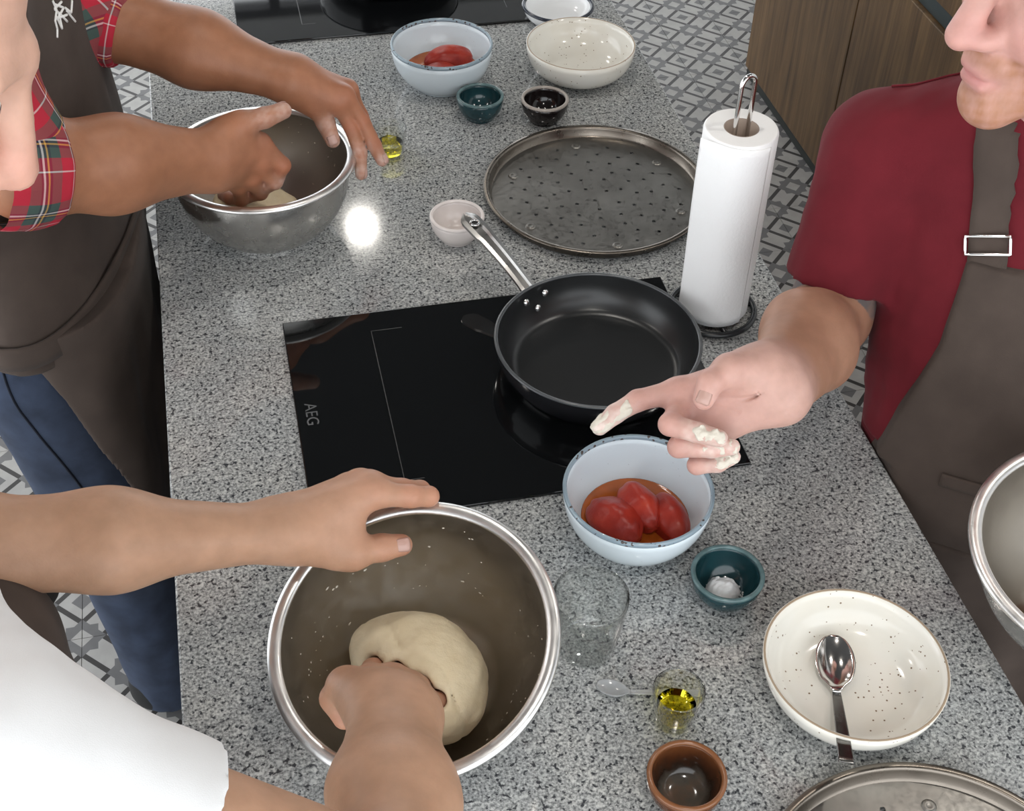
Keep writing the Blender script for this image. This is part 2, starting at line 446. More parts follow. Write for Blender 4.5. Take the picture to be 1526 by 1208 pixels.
for i in range(-11, 15):
    for j in range(-14, 21):
        x, y = tx0+i*TP, ty0+j*TP
        left = -.62 < x < .02 and -.05 < y < 1.75
        right = .80 < x < 1.75 and .35 < y < 3.55 and (x-.80) > (y-2.6)*.35
        (near if (left or right) else rest).append((x, y))
for q in near: put_tile(*q)
# remaining floor tiles outside the view: same tiles, joined
bmv, bmf = [], []
for (x, y) in rest:
    if x > 1.70 and y < 2.36: continue
    k = len(bmv); tv, tf = tile_mesh()
    bmv += [(a+x-tx0, b+y-ty0, c) for a, b, c in tv]; bmf += [tuple(i+k for i in f) for f in tf]
ro = add_mesh('tile_field', bmv, bmf, 'cement_tile', floor, smooth=False, loc=(tx0, ty0, FLOOR_Z-.006)); ro['kind'] = 'stuff'

CEIL = 1.75
# far wall with a wide window band
for k, (lo_, hi_) in enumerate([((-2.2, 4.2, FLOOR_Z-.05), (2.9, 4.35, -.35)), ((-2.2, 4.2, 1.55), (2.9, 4.35, CEIL+.08))]):
    structure(add_mesh('wall_back' if k == 0 else 'wall_back_upper', *box(lo_, hi_), 'wall_paint', smooth=False))
structure(add_mesh('wall_right', *box((2.30, -1.8, FLOOR_Z-.05), (2.45, 4.2, CEIL+.08)), 'wall_paint', smooth=False))
wn = structure(add_mesh('window_1', *box((-2.2, 4.22, -.35), (2.9, 4.30, -.31)), 'window_frame_paint', smooth=False))
add_mesh('window_frame', *box((-2.2, 4.22, 1.51), (2.9, 4.30, 1.549)), 'window_frame_paint', wn, smooth=False)
for k in range(4):
    x = -2.2+5.1*k/4; add_mesh('pane', *box((x+.02, 4.255, -.31), (x+1.255, 4.261, 1.51)), 'window_glass', wn, smooth=False)
for k in range(5):
    x = -2.2+5.1*k/4; add_mesh('mullion', *box((x-.02, 4.22, -.31), (x+.02, 4.30, 1.51)), 'window_frame_paint', wn, smooth=False)
structure(add_mesh('ceiling', *box((-2.2, -1.8, CEIL), (2.9, 4.2, CEIL+.08)), 'ceiling_paint', smooth=False))

# ceiling lamps: shallow drum lamps on the dark ceiling
def ceiling_lamp(x, y, label, r=.055):
    t_ = thing('ceiling_lamp', label, 'lamp', (x, y, CEIL), None, 'round ceiling lamps')
    add_mesh('housing', *lathe([(0, 0), (r+.015, 0), (r+.015, -.05), (r, -.05), (r, -.038)], 40), 'lamp_shell', t_, auto=40)
    add_mesh('diffuser', *lathe([(0, -.046), (r*.6, -.045), (r, -.040)], 40), 'lamp_glow', t_)
LX, LY = .520, 2.915
for (x, y, lb) in [(LX, LY, 'round ceiling lamp whose glare shows beside the far steel bowl'), (.07, 2.42, 'small round ceiling lamp nearest the far left end of the island'),
                   (.45, .55, 'round ceiling lamp straight above the hob'), (.45, -.75, 'round ceiling lamp above the near end of the island'),
                   (1.5, .1, 'round ceiling lamp above the aisle beside the wood cabinet'), (-1.1, .6, 'round ceiling lamp above the aisle with the patterned tiles')]:
    ceiling_lamp(x, y, lb,   .045 if (x, y) == (LX, LY) else .05)

# wood cabinet run against the right-hand aisle
cab = thing('wood_cabinet', 'walnut veneer cabinet with vertical grain and dark plinth by the tiled aisle', 'cabinet', (1.65, 2.36, FLOOR_Z))
def cbox(name, lo, hi, mat, bev=.002): return bevel_box(name, lo, hi, mat, cab, bev)
# local: x into the cabinet, y runs toward the camera (negative)
cbox('carcass', (.022, -3.0, .03), (.60, -.001, .885), 'walnut_wood')
cbox('plinth', (.006, -3.0, 0.0), (.58, -.004, .029), 'plinth')
yy = 0.0; door0 = None
for k in range(5):
    cbox('door_panel', (0, yy-.597, .032), (.020, yy-.001, .655), 'walnut_wood'); yy -= .6
cbox('grip_channel', (.012, -3.0, .657), (.021, -.002, .700), 'metal_profile', .001)
yy = 0.0
for k in range(5):
    cbox('drawer_front', (0, yy-.597, .702), (.020, yy-.001, .883), 'walnut_wood'); yy -= .6
cbox('worktop', (-.01, -3.0, .887), (.62, .01, .915), 'granite', .003)

# ==================================================================== THE ISLAND
W_, Y0, Y1 = .832, -.80, 2.45
isl = thing('island_worktop', 'long speckled grey granite worktop with polished edge', 'worktop', (0, 0, 0))
bevel_box('slab', (0, Y0, -.03), (W_, Y1, 0), 'granite', isl, .0022, 2)
ib = thing('island_cabinet', 'dark island cabinet under the granite worktop', 'cabinet', (0, 0, FLOOR_Z))
bevel_box('carcass', (.06, Y0+.05, .10), (W_-.06, Y1-.05, .868), 'island_panel', ib)
bevel_box('plinth', (.11, Y0+.1, 0), (W_-.11, Y1-.1, .099), 'plinth', ib)
for side in (0, 1):
    for k in range(5):
        y = Y0+.06+k*.628
        lo = (.042 if side == 0 else W_-.058, y, .11); hi = (.058 if side == 0 else W_-.042, y+.62, .86)
        bevel_box('door_panel', lo, hi, 'island_panel', ib)

# ---- induction hobs
def text_mesh(name, body, size, mat, parent, mtx):
    cu = bpy.data.curves.new(name, 'FONT'); cu.body = body; cu.size = size; cu.align_x = 'CENTER'; cu.align_y = 'CENTER'; cu.extrude = .00008
    to = bpy.data.objects.new(name, cu); COL.objects.link(to)
    dg = bpy.context.evaluated_depsgraph_get(); me = bpy.data.meshes.new_from_object(to.evaluated_get(dg))
    bpy.data.objects.remove(to); me.materials.clear(); me.materials.append(MATS[mat])
    o = bpy.data.objects.new(name, me); COL.objects.link(o); o.parent = parent; o.matrix_local = mtx; return o
def hob(y0, label, cat='hob'):
    t_ = thing('induction_hob', label, cat, (.155, y0, 0), None, 'black glass hobs set on the island')
    w, d = .52, .364
    bevel_box('glass_plate', (0, 0, .0002), (w, d, .0050), 'hob_glass', t_, .0012, 2)
    z = .00506
    def line(name, x0, yy0, x1, yy1, mat='hob_line', e=.0005):
        add_mesh(name, *box((x0-e, yy0-e, z-.0001), (x1+e, yy1+e, z+.00005)), mat, t_, smooth=False)
    line('zone_line', .112, .052, .112, .325); line('zone_line', .112, .325, .152, .325)
    line('zone_line', .112, .052, .135, .052); line('zone_line', .48, .052, .48, .325); line('zone_line', .44, .325, .48, .325)
    M = Matrix.Translation((.018, .184, z)) @ Matrix.Rotation(math.radians(-90), 4, 'Z')
    text_mesh('brand_lettering', 'AEG', .021, 'hob_print', t_, M)
    return t_
hob(0.0, 'black glass induction hob under the front frying pan'); hob(1.118, 'black glass induction hob at the far end of the island')

# ---- bowls
def arc(r0_, z0_, r1_, z1_, bulge, n=9):
    out = []
    for i in range(n):
        s = i/(n-1); x = r0_+(r1_-r0_)*s; z = z0_+(z1_-z0_)*s; nx, nz = (z1_-z0_), -(r1_-r0_); L = math.hypot(nx, nz)
        k = bulge*4*s*(1-s); out.append((x+nx/L*k, z+nz/L*k))
    return out
def bowl_parts(t_, r, h, rb, th, bulge, body, inner=None, rim=None, foot=.004, rimr=None, n=72, rim_h=.004):
    """body = outer + inner surface, rim = ring on top"""
    zt = h-(rim_h if rim else 0)
    out = [(0, foot*.6), (rb*.82, foot*.6), (rb*.9, 0), (rb, 0.0005)]+arc(rb, .002, r, zt, bulge, 10)
    inn = [(a, b) for a, b in reversed(arc(rb*.80, foot+th, r-th, zt, bulge, 10))]+[(rb*.4, foot+th*.8), (0, foot+th*.8)]
    add_mesh('body', *lathe(out+inn, n), body, t_)
    if rim:
        rr_ = rimr or th/2; pr = []
        cr, cz = r-th/2, h-rim_h*.75
        for k in range(13): a = 2*math.pi*k/12; pr.append((cr+rr_*math.cos(a)*1.15, cz+rim_h*.85*math.sin(a)))
        add_mesh('rim', *lathe(pr[:-1], n, closed=True), rim, t_)
def mixing_bowl(label, loc, rot, r=.13, h=.118, rb=.062):
    t_ = thing('mixing_bowl', label, 'bowl', loc, rot)
    out = [(0, .002), (rb*.9, 0), (rb, .001)]+arc(rb, .001, r, h, .020, 16)
    add_mesh('shell', *lathe(out, 96), 'bowl_steel', t_)
    inn = [(r-.0015, h)]+arc(r-.0015, h, rb-.002, .0035, .0195*-1, 16)[1:]+[(0, .0035)]
    inn = [(r-.0015, h)]+[(a-.0015, b+.0012) for a, b in reversed(arc(rb, .001, r, h, .020, 16)[:-1])]+[(0, .0035)]
    add_mesh('lining', *lathe(inn, 96), 'bowl_steel_dull', t_)
    pr = []
    for k in range(16):
        a = 2*math.pi*k/16; pr.append((r+.0045+.0068*math.cos(a), h-.0005+.0042*math.sin(a)))
    add_mesh('rolled_rim', *lathe(pr, 96, closed=True), 'bowl_steel_rim', t_)
    return t_
def tilt_rot(nx, ny):
    n_ = Vector((nx, ny, 1)).normalized(); return n_.to_track_quat('Z', 'Y').to_euler(), n_
BA = mixing_bowl('steel mixing bowl beside the far end of the hob, two tanned hands in it', (.157, .585, 0), None, .1205)
rotB, nB = tilt_rot(-.205, -.2536)
cB = Vector((.2268, -.2677, .1385)); hB = .126
bB = cB-nB*hB
mixing_bowl('tilted steel mixing bowl gripped by the rim with a large ball of dough', bB, rotB, .126, hB, .060)
rotC, nC = tilt_rot(-.10, -.06)
cC = Vector((.915, -.318, .155)); bC = cC-nC*.118
mixing_bowl('steel mixing bowl held over the granite edge beside the red shirt', bC, rotC)

def blue_bowl(label, loc):
    t_ = thing('serving_bowl', label, 'bowl', loc, None, 'pale blue bowls of peeled tomatoes')
    bowl_parts(t_, .0825, .076, .044, .0032, .011, 'blue_glaze', rim='blue_rim', rim_h=.0042, rimr=.0021); return t_
blue_bowl('pale blue speckled-rim bowl in front of the frying pan', (.507, -.0745, 0))
blue_bowl('pale blue speckled-rim bowl beside the far hob', (.4735, .935, 0))
def white_bowl(label, loc, h, r):
    t_ = thing('speckled_bowl', label, 'bowl', loc, None, 'cream speckled bowls')
    bowl_parts(t_, r, h, .042, .0036, .016, 'white_glaze', rim='gilt_rim', rim_h=.0006, rimr=.0010, foot=.005); return t_
white_bowl('cream speckled bowl with a steel spoon resting in it', (.6613, -.3215, 0), .050, .0922)
white_bowl('cream speckled bowl standing behind the black small cup', (.7055, .925, 0), .058, .0905)
def cup(label, loc, body, rim, h=.040, r=.038, rb=.023, name='pinch_cup'):
    t_ = thing(name, label, 'small bowl', loc, None, 'small glazed pinch cups')
    bowl_parts(t_, r, h, rb, .0042, .004, body, rim=rim, rim_h=.0032, rimr=.0024, foot=.003, n=48); return t_
cup('small teal cup holding white salt', (.578, -.180, 0), 'teal_glaze', 'teal_rim', .040, .039)
cup('small teal cup standing in front of the far blue bowl', (.5146, .8235, 0), 'teal_glaze', 'teal_rim', .040, .0372)
cup('small black cup with pale rim near the pizza tray', (.6136, .796, 0), 'dark_glaze', 'pale_rim', .040, .0377)
cup('small brown glazed cup in front of the oil glass', (.460, -.402, 0), 'brown_glaze', 'brown_rim', .040, .0372)
cup('small blush white cup under the pan handle end', (.4173, .5111, 0), 'blush_glaze', 'blush_glaze', .040, .0384)

# salt heap in the teal cup
def blob(name, c, rad, mat, amp, freq, seed, parent=None, h=.0016, flat=None):
    def fn(P):
        d = el(P, c, np.eye(3), rad)+amp*snoise(P, freq, seed)
        if flat is not None: d = np.maximum(d, flat-P[:, 2])
        return d
    rad = np.array(rad); return sdf_obj(name, fn, np.array(c)-rad*1.3-amp, np.array(c)+rad*1.3+amp, h, mat, parent)
s_ = blob('salt_heap', (.573, -.186, .014), (.0195, .0175, .013), 'salt', .0022, 330, 1, h=.0009)
tag(s_, 'little heap of coarse white salt in the teal cup', 'salt', kind='stuff')
# salt grains scattered in the cup
gv, gf = [], []
for k in range(60):
    a = random.random()*6.28; r_ = .014+.008*random.random(); x, y = .575+r_*math.cos(a), -.185+r_*math.sin(a)
    s = .0006+.0004*random.random(); z = .0075
    v, f = box((x-s, y-s, z), (x+s, y+s, z+2*s)); b = len(gv); gv += v; gf += [tuple(i+b for i in q) for q in f]
g_ = add_mesh('salt_grains', gv, gf, 'salt', smooth=False); tag(g_, 'loose salt grains around the heap in the teal cup', 'salt', kind='stuff')

# ---- tomatoes
def tomato_obj(label, c, rad, axis, seed):
    ax = np.array([nrm(axis), nrm(np.cross((0, 0, 1), axis)), np.cross(nrm(axis), nrm(np.cross((0, 0, 1), axis)))])
    def fn(P): 
        q = (P-np.asarray(c, np.float32))@ax.T.astype(np.float32); ang = np.arctan2(q[:, 2], q[:, 1])
        return el(P, c, ax, rad)+.0012*snoise(P, 120, seed)+.0009*np.cos(ang*5+seed)
    R_ = max(rad)*1.15; o = sdf_obj('peeled_tomato', fn, np.array(c)-R_, np.array(c)+R_, .0017, 'tomato')
    return tag(o, label, 'tomato', 'peeled tomatoes in the blue bowls')
bx_, by_ = .507, -.0745
tomato_obj('large peeled tomato half sunk in juice beside the speckled rim in the front blue bowl', (bx_-.026, by_-.008, .034), (.036, .026, .025), (.6, -1, .05), 1)
tomato_obj('peeled tomato in the middle of the front blue bowl, between two others', (bx_+.006, by_+.004, .037), (.035, .022, .024), (.25, -1, .05), 2)
tomato_obj('smooth peeled tomato in the front blue bowl nearest the teal salt cup', (bx_+.034, by_-.014, .032), (.034, .021, .024), (.1, -1, 0), 3)
bx2, by2 = .4735, .935
tomato_obj('larger peeled tomato in the far blue bowl', (bx2+.012, by2+.004, .041), (.040, .024, .023), (1, .1, 0), 4)
tomato_obj('smaller peeled tomato lying before another in the far blue bowl', (bx2-.006, by2-.030, .036), (.030, .019, .018), (1, -.2, 0), 5)
def disc(label, name, loc, r, mat, cat):
    o = add_mesh(name, *lathe([(0, 0), (r*.97, 0), (r, .0005), (r*.98, .0012), (r*.9, .0009), (0, .0010)], 48), mat, loc=loc); return tag(o, label, cat)
disc('orange tomato juice pooled in the front blue bowl', 'tomato_juice', (bx_, by_, .026), .0605, 'tomato_juice', 'juice')
disc('orange tomato juice pooled in the far blue bowl', 'tomato_juice', (bx2, by2, .028), .061, 'tomato_juice', 'juice')

# ---- frying pans
def frying_pan(label, x, y, az, full=True):
    t_ = thing('frying_pan', label, 'pan', (x, y, .0053), (0, 0, az))
    r, rb, h = .129, .104, .052
    out = [(0, .0008), (rb*.9, .0008), (rb*.92, 0), (rb, .0002), (rb+.003, .002)]+arc(rb+.003, .003, r, h, .006, 10)
    add_mesh('outer_shell', *lathe(out, 96), 'pan_outside', t_)
    inn = [(r-.0028, h)]+[(a-.0030, b+.0025) for a, b in reversed(arc(rb+.002, .003, r, h-.001, .006, 10)[:-1])]+[(rb*.93, .0048), (rb*.6, .0045), (0, .0045)]
    add_mesh('cooking_surface', *lathe(inn, 96), 'pan_nonstick', t_)
    pr = [(r-.0012+.0026*math.cos(2*math.pi*k/12), h+.0018*math.sin(2*math.pi*k/12)) for k in range(12)]
    add_mesh('rim', *lathe(pr, 96, closed=True), 'pan_rim', t_)
    # flat bar handle along +x with a raised hollow channel
    path = spline([(.1275, 0, .042), (.135, 0, .0445), (.150, 0, .051), (.18, 0, .063), (.22, 0, .076), (.268, 0, .087)], 40)
    vs_, fs = [], []; n = len(path)
    for i, p in enumerate(path):
        s = i/(n-1); w = .0125-.002*math.sin(min(1, s*1.2)*math.pi)+(.0015 if s > .8 else 0)
        if s > .94: w *= math.sqrt(max(0.05, 1-((s-.94)/.06)**2))
        for (yy_, zz) in [(-w, -.0012), (-w, .0030), (-w*.55, .0042), (-w*.35, .0012), (w*.35, .0012), (w*.55, .0042), (w, .0030), (w, -.0012)]:
            vs_.append((p[0], p[1]+yy_, p[2]+zz))
    for i in range(n-1):
        for k in range(8): fs.append((i*8+k, i*8+(k+1) % 8, (i+1)*8+(k+1) % 8, (i+1)*8+k))
    fs.append(tuple(range(8))); fs.append(tuple((n-1)*8+k for k in range(7, -1, -1)))
    hd = add_mesh('handle', vs_, fs, 'brushed_steel', t_, auto=35)
    e = path[-4]; ring = [(.0058*math.cos(a), .0058*math.sin(a), 0) for a in np.linspace(0, 2*math.pi, 25)]
    rv, rf = tube(np.array(ring)+np.array([e[0]-.003, 0, e[2]+.0042]), .0016, 8, cap=False); add_mesh('hanging_eyelet', rv, rf, 'chrome', hd)
    dk = add_mesh('eyelet_hole', *lathe([(0, 0), (.0045, 0)], 20), 'hole_dark', hd, loc=(e[0]-.003, 0, e[2]+.0035))
    for (a, zz) in ((-.135, .040), (.135, .040), (0.0, .026)):
        # rivets sit on the inner wall
        rad = np.interp(zz, [.004, .052], [.1040, .1255])-.0005
        p = Vector((rad*math.cos(a), rad*math.sin(a), zz)); 
        o = add_mesh('rivet', *lathe([(0, .0030), (.0028, .0026), (.0048, .0012), (.0052, 0)], 20), 'rivet_steel', t_)
        o.matrix_local = Matrix.Translation(p) @ Vector((-math.cos(a), -math.sin(a), .42)).to_track_quat('Z', 'Y').to_matrix().to_4x4()
    return t_
az1 = math.atan2(.421-.1975, .421-.5366)
frying_pan('black non-stick frying pan with a flat steel handle on the front hob', .5366, .1975, az1)
frying_pan('black frying pan standing on the far hob', .445, 1.335, math.radians(60))

# ---- perforated pizza trays
def pizza_tray(label, x, y, rz):
    t_ = thing('pizza_tray', label, 'tray', (x, y, 0), (0, 0, rz), 'perforated pizza trays')
    R_ = .1545; holes = []
    for k, (rad, n) in enumerate([(.018, 3), (.040, 7), (.062, 12), (.084, 16), (.106, 20), (.127, 20)]):
        for i in range(n):
            a = 2*math.pi*(i+.5*(k % 2))/n+k*.35; holes.append((rad*math.cos(a), rad*math.sin(a)))
    bumps = [(.130*math.cos(math.pi/3*k+.3), .130*math.sin(math.pi/3*k+.3)) for k in range(6)]
    holes = [q for q in holes if min(math.hypot(q[0]-b[0], q[1]-b[1]) for b in bumps) > .013]
    pts = [Vector((R_*math.cos(2*math.pi*k/96), R_*math.sin(2*math.pi*k/96))) for k in range(96)]; edges = [(k, (k+1) % 96) for k in range(96)]
    for (hx, hy) in holes:
        b = len(pts)
        for k in range(8): a = 2*math.pi*k/8; pts.append(Vector((hx+.0029*math.cos(a), hy+.0029*math.sin(a)))); edges.append((b+k, b+(k+1) % 8))
    for rr_ in (.03, .055, .075, .098, .118, .142):
        for k in range(28): a = 2*math.pi*(k+.3)/28; q = Vector((rr_*math.cos(a), rr_*math.sin(a)))
        
    vo, eo, fo, *_ = delaunay_2d_cdt(pts, edges, [], 0, 1e-6)
    H = np.array(holes); keep = []
    for f in fo:
        c = sum((vo[i] for i in f), Vector((0, 0)))/len(f)
        if c.length > R_: continue
        if np.hypot(H[:, 0]-c.x, H[:, 1]-c.y).min() < .0027: continue
        keep.append(f)
    add_mesh('base', [(v.x, v.y, .0035) for v in vo], keep, 'tray_metal', t_, smooth=False)
    pr = [(R_, .0035), (.157, .006), (.1590, .015), (.160, .0175), (.1615, .0185), (.1665, .0185), (.1675, .0172), (.1660, .0165), (.1612, .0160), (.1605, .013), (.1585, .0045), (.156, .0015), (R_-.001, .0010)]
    add_mesh('rim', *lathe(pr, 128), 'tray_rim', t_)
    for b in bumps:
        add_mesh('foot_dimple', *lathe([(0, .0012), (.003, .0012), (.0050, .0018), (.0062, .0010), (.0074, 0)], 24), 'tray_metal', t_, loc=(b[0], b[1], .00365))
    return t_
pizza_tray('dark perforated pizza tray lying beside the paper towel roll', .6396, .5756, 0.2)
pizza_tray('dark perforated pizza tray lying in front of the cream bowl with the spoon', .638, -.583, 0.9)

# ---- paper towel roll and its wire holder
RX, RY = .723, .284
ph = thing('paper_towel_holder', 'chrome wire paper towel holder with a tall loop handle', 'holder', (RX, RY, 0))
ring = [(.056*math.cos(a), .056*math.sin(a), .005) for a in np.linspace(0, 2*math.pi, 49)]
add_mesh('base_ring', *tube(ring, .0042, 10, False), 'hob_rim', ph)
add_mesh('base_bar', *tube([(-.055, 0, .0045), (.055, 0, .0045)], .0034, 10), 'hob_rim', ph)
add_mesh('base_bar', *tube([(0, -.055, .0045), (0, .055, .0045)], .0034, 10), 'hob_rim', ph)
lp = [(-.010, -.004, .006), (-.010, -.004, .10), (-.010, -.004, .25)]+[(-.010+.010*(1-math.cos(a)), -.004+.004*(1-math.cos(a)), .342+.012*math.sin(a)) for a in np.linspace(0, math.pi, 14)]+[(.010, .004, .25), (.010, .004, .10), (.010, .004, .006)]
add_mesh('loop_handle', *tube(lp, .0030, 12), 'chrome', ph)
pr_ = thing('paper_towel_roll', 'white paper towel roll standing on the wire holder', 'paper towel', (RX, RY, 0))
z0, z1, ro_, ri = .0105, .285, .0455, .0215
wb = lambda a: 1+.004*math.sin(3*a+1)+.003*math.sin(7*a)
add_mesh('paper_wrap', *lathe([(ro_-.003, z0), (ro_, z0+.003), (ro_, z0+.05), (ro_+.0006, .12), (ro_, .2), (ro_, z1-.003), (ro_-.002, z1)], 96, wob=wb), 'paper', pr_)
ends = []
for zz, sgn in ((z1, 1), (z0, -1)):
    pf = [(ri, zz)]+[(ri+(ro_-.002-ri)*k/14, zz+sgn*.0006*(k % 2)) for k in range(1, 15)]
    add_mesh('paper_end', *lathe(pf, 96, wob=wb), 'paper_end', pr_)
add_mesh('cardboard_core', *lathe([(ri, z0), (ri, z1), (ri-.0012, z1), (ri-.0012, z0)], 64, closed=True), 'cardboard', pr_)
# loose outer sheet ending in a free edge on the side that faces the tray
vs_, fs = [], []; nA, nZ = 40, 24
for i in range(nA):
    s = i/(nA-1); a = math.radians(190+ -105*(1-s)+0) ; a = math.radians(300-110*s)
    rad = ro_+.0008+.0085*max(0, (s-.72)/.28)**1.6
    for j in range(nZ):
        q = j/(nZ-1); zt = z1-.006+(.004*math.sin(s*2)); z = z0+.001+(zt-z0)*q
        if s > .9: z = z-(.003*math.sin(q*9))*(s-.9)*4
        rj = rad+.0008*math.sin(q*5+s*4)*s
        vs_.append((rj*math.cos(a), rj*math.sin(a), z))
for i in range(nA-1):
    for j in range(nZ-1): fs.append((i*nZ+j, (i+1)*nZ+j, (i+1)*nZ+j+1, i*nZ+j+1))
sh = add_mesh('loose_sheet', vs_, fs, 'paper', pr_); md = sh.modifiers.new('thick', 'SOLIDIFY'); md.thickness = .0006

# ---- glasses
def drink_glass(name, label, loc, r, rb, h, th, base, oil=None, group=None, facets=0):
    t_ = thing(name, label, 'glass', loc, None, group)
    out = [(0, .0022), (rb*.7, .0018), (rb*.85, .0003), (rb*.95, .0004), (rb, .0018)]+arc(rb, .0028, r, h, .0010, 8)+[(r-th*.5, h+th*.35), (r-th, h)]
    inn = list(reversed(arc(rb-th, base, r-th, h-.001, .0010, 8)))+[((rb-th)*.8, base-.0008), (0, base-.0008)]
    wob = (lambda a: 1+.018*abs(math.cos(a*facets/2))) if facets else None
    add_mesh('wall', *lathe(out+inn, 72, wob=wob), 'clear_glass', t_)
    if oil:
        zt = base+oil; rt = np.interp(zt, [base, h], [rb-th, r-th])-.0002
        o = add_mesh('oil', *lathe([(0, base-.0005), ((rb-th)*.9, base-.0003), (rb-th-.0003, base+.001), (rt, zt), (rt-.001, zt-.0006), (0, zt-.0008)], 72, wob=wob), 'oil', loc=loc)
        tag(o, 'golden olive oil filling the bottom of '+oil_lab[label], 'oil')
    return t_
oil_lab = {}
l1 = 'small faceted glass of olive oil standing behind the brown cup'; l2 = 'small glass of olive oil beside the far steel bowl'
oil_lab[l1] = 'the glass behind the brown cup'; oil_lab[l2] = 'the glass beside the far steel bowl'
drink_glass('tumbler', 'clear empty drinking glass beside the tilted steel bowl', (.4150, -.2150, 0), .0385, .0290, .086, .0016, .006)
drink_glass('oil_glass', l1, (.4775, -.319, 0), .0255, .0180, .052, .0016, .006, .020, 'small glasses of olive oil', 8)
drink_glass('oil_glass', l2, (.356, .735, 0), .0255, .0180, .052, .0016, .006, .020, 'small glasses of olive oil', 8)

# ---- spoons
def spoon(label, tip, neck, end, wb_, wh, depth, mat_b, mat_h, th=.0012, face=(0, 0, 1), group=None):
    tip, neck, end = Vector(tip), Vector(neck), Vector(end)
    t_ = thing('spoon', label, 'spoon', tip, None, group)
    def strip(name, path, widths, dep, mat):
        vs_, fs = [], []; n = len(path); M_ = 11
        for i in range(n):
            T_ = Vector(path[min(i+1, n-1)])-Vector(path[max(i-1, 0)]); S_ = T_.cross(Vector(face)).normalized(); N_ = S_.cross(T_).normalized()
            for k in range(M_):
                s = -1+2*k/(M_-1); q = Vector(path[i])+S_*(s*widths[i])+N_*(dep[i]*(s*s-1)); vs_.append(q-tip)
        for i in range(n-1):
            for k in range(M_-1): fs.append((i*M_+k, i*M_+k+1, (i+1)*M_+k+1, (i+1)*M_+k))
        o = add_mesh(name, vs_, fs, mat, t_); md_ = o.modifiers.new('thick', 'SOLIDIFY'); md_.thickness = th; md_.offset = 0; return o
    n = 24; L = (neck-tip).length
    pth = [tip.lerp(neck, i/(n-1)) for i in range(n)]
    w = [wb_*math.sqrt(max(.004, 1-((i/(n-1)-.46)/.47)**2)) if i/(n-1) < .80 else None for i in range(n)]
    last = max(i for i in range(n) if w[i] is not None)
    for i in range(last+1, n): s = (i-last)/(n-1-last); w[i] = w[last]*(1-s)**1.5+wh*.55*(1-(1-s)**1.5)
    dp = [depth*math.sin(math.pi*min(1, (i/(n-1))/.93))**.7 if i/(n-1) < .93 else 0.0002 for i in range(n)]
    strip('spoon_bowl', pth, w, dp, mat_b)
    hp = [neck.lerp(end, i/13) for i in range(14)]
    strip('handle', hp, [wh*(.55+.45*(i/13)**.8) for i in range(14)], [.0004]*14, mat_h)
    return t_
spoon('steel spoon resting in the cream speckled bowl, handle over the rim', (.666, -.268, .0215), (.6435, -.331, .0155), (.603, -.431, .0585), .0205, .0075, .0075, 'spoon_steel', 'spoon_handle_steel')
spoon('translucent grey plastic teaspoon lying on the granite behind the oil glass', (.412, -.266, .006), (.443, -.2815, .0048), (.512, -.298, .006), .0098, .0042, .0035, 'clear_plastic', 'clear_plastic', .0014)

# ---- enamel dish at the far end
ed = thing('enamel_dish', 'white enamel dish with a navy blue rim behind the cream bowl', 'dish', (.716, 1.118, 0))
bowl_parts(ed, .062, .030, .045, .0022, .004, 'enamel_white', rim='enamel_navy', rim_h=.0034, rimr=.0032)

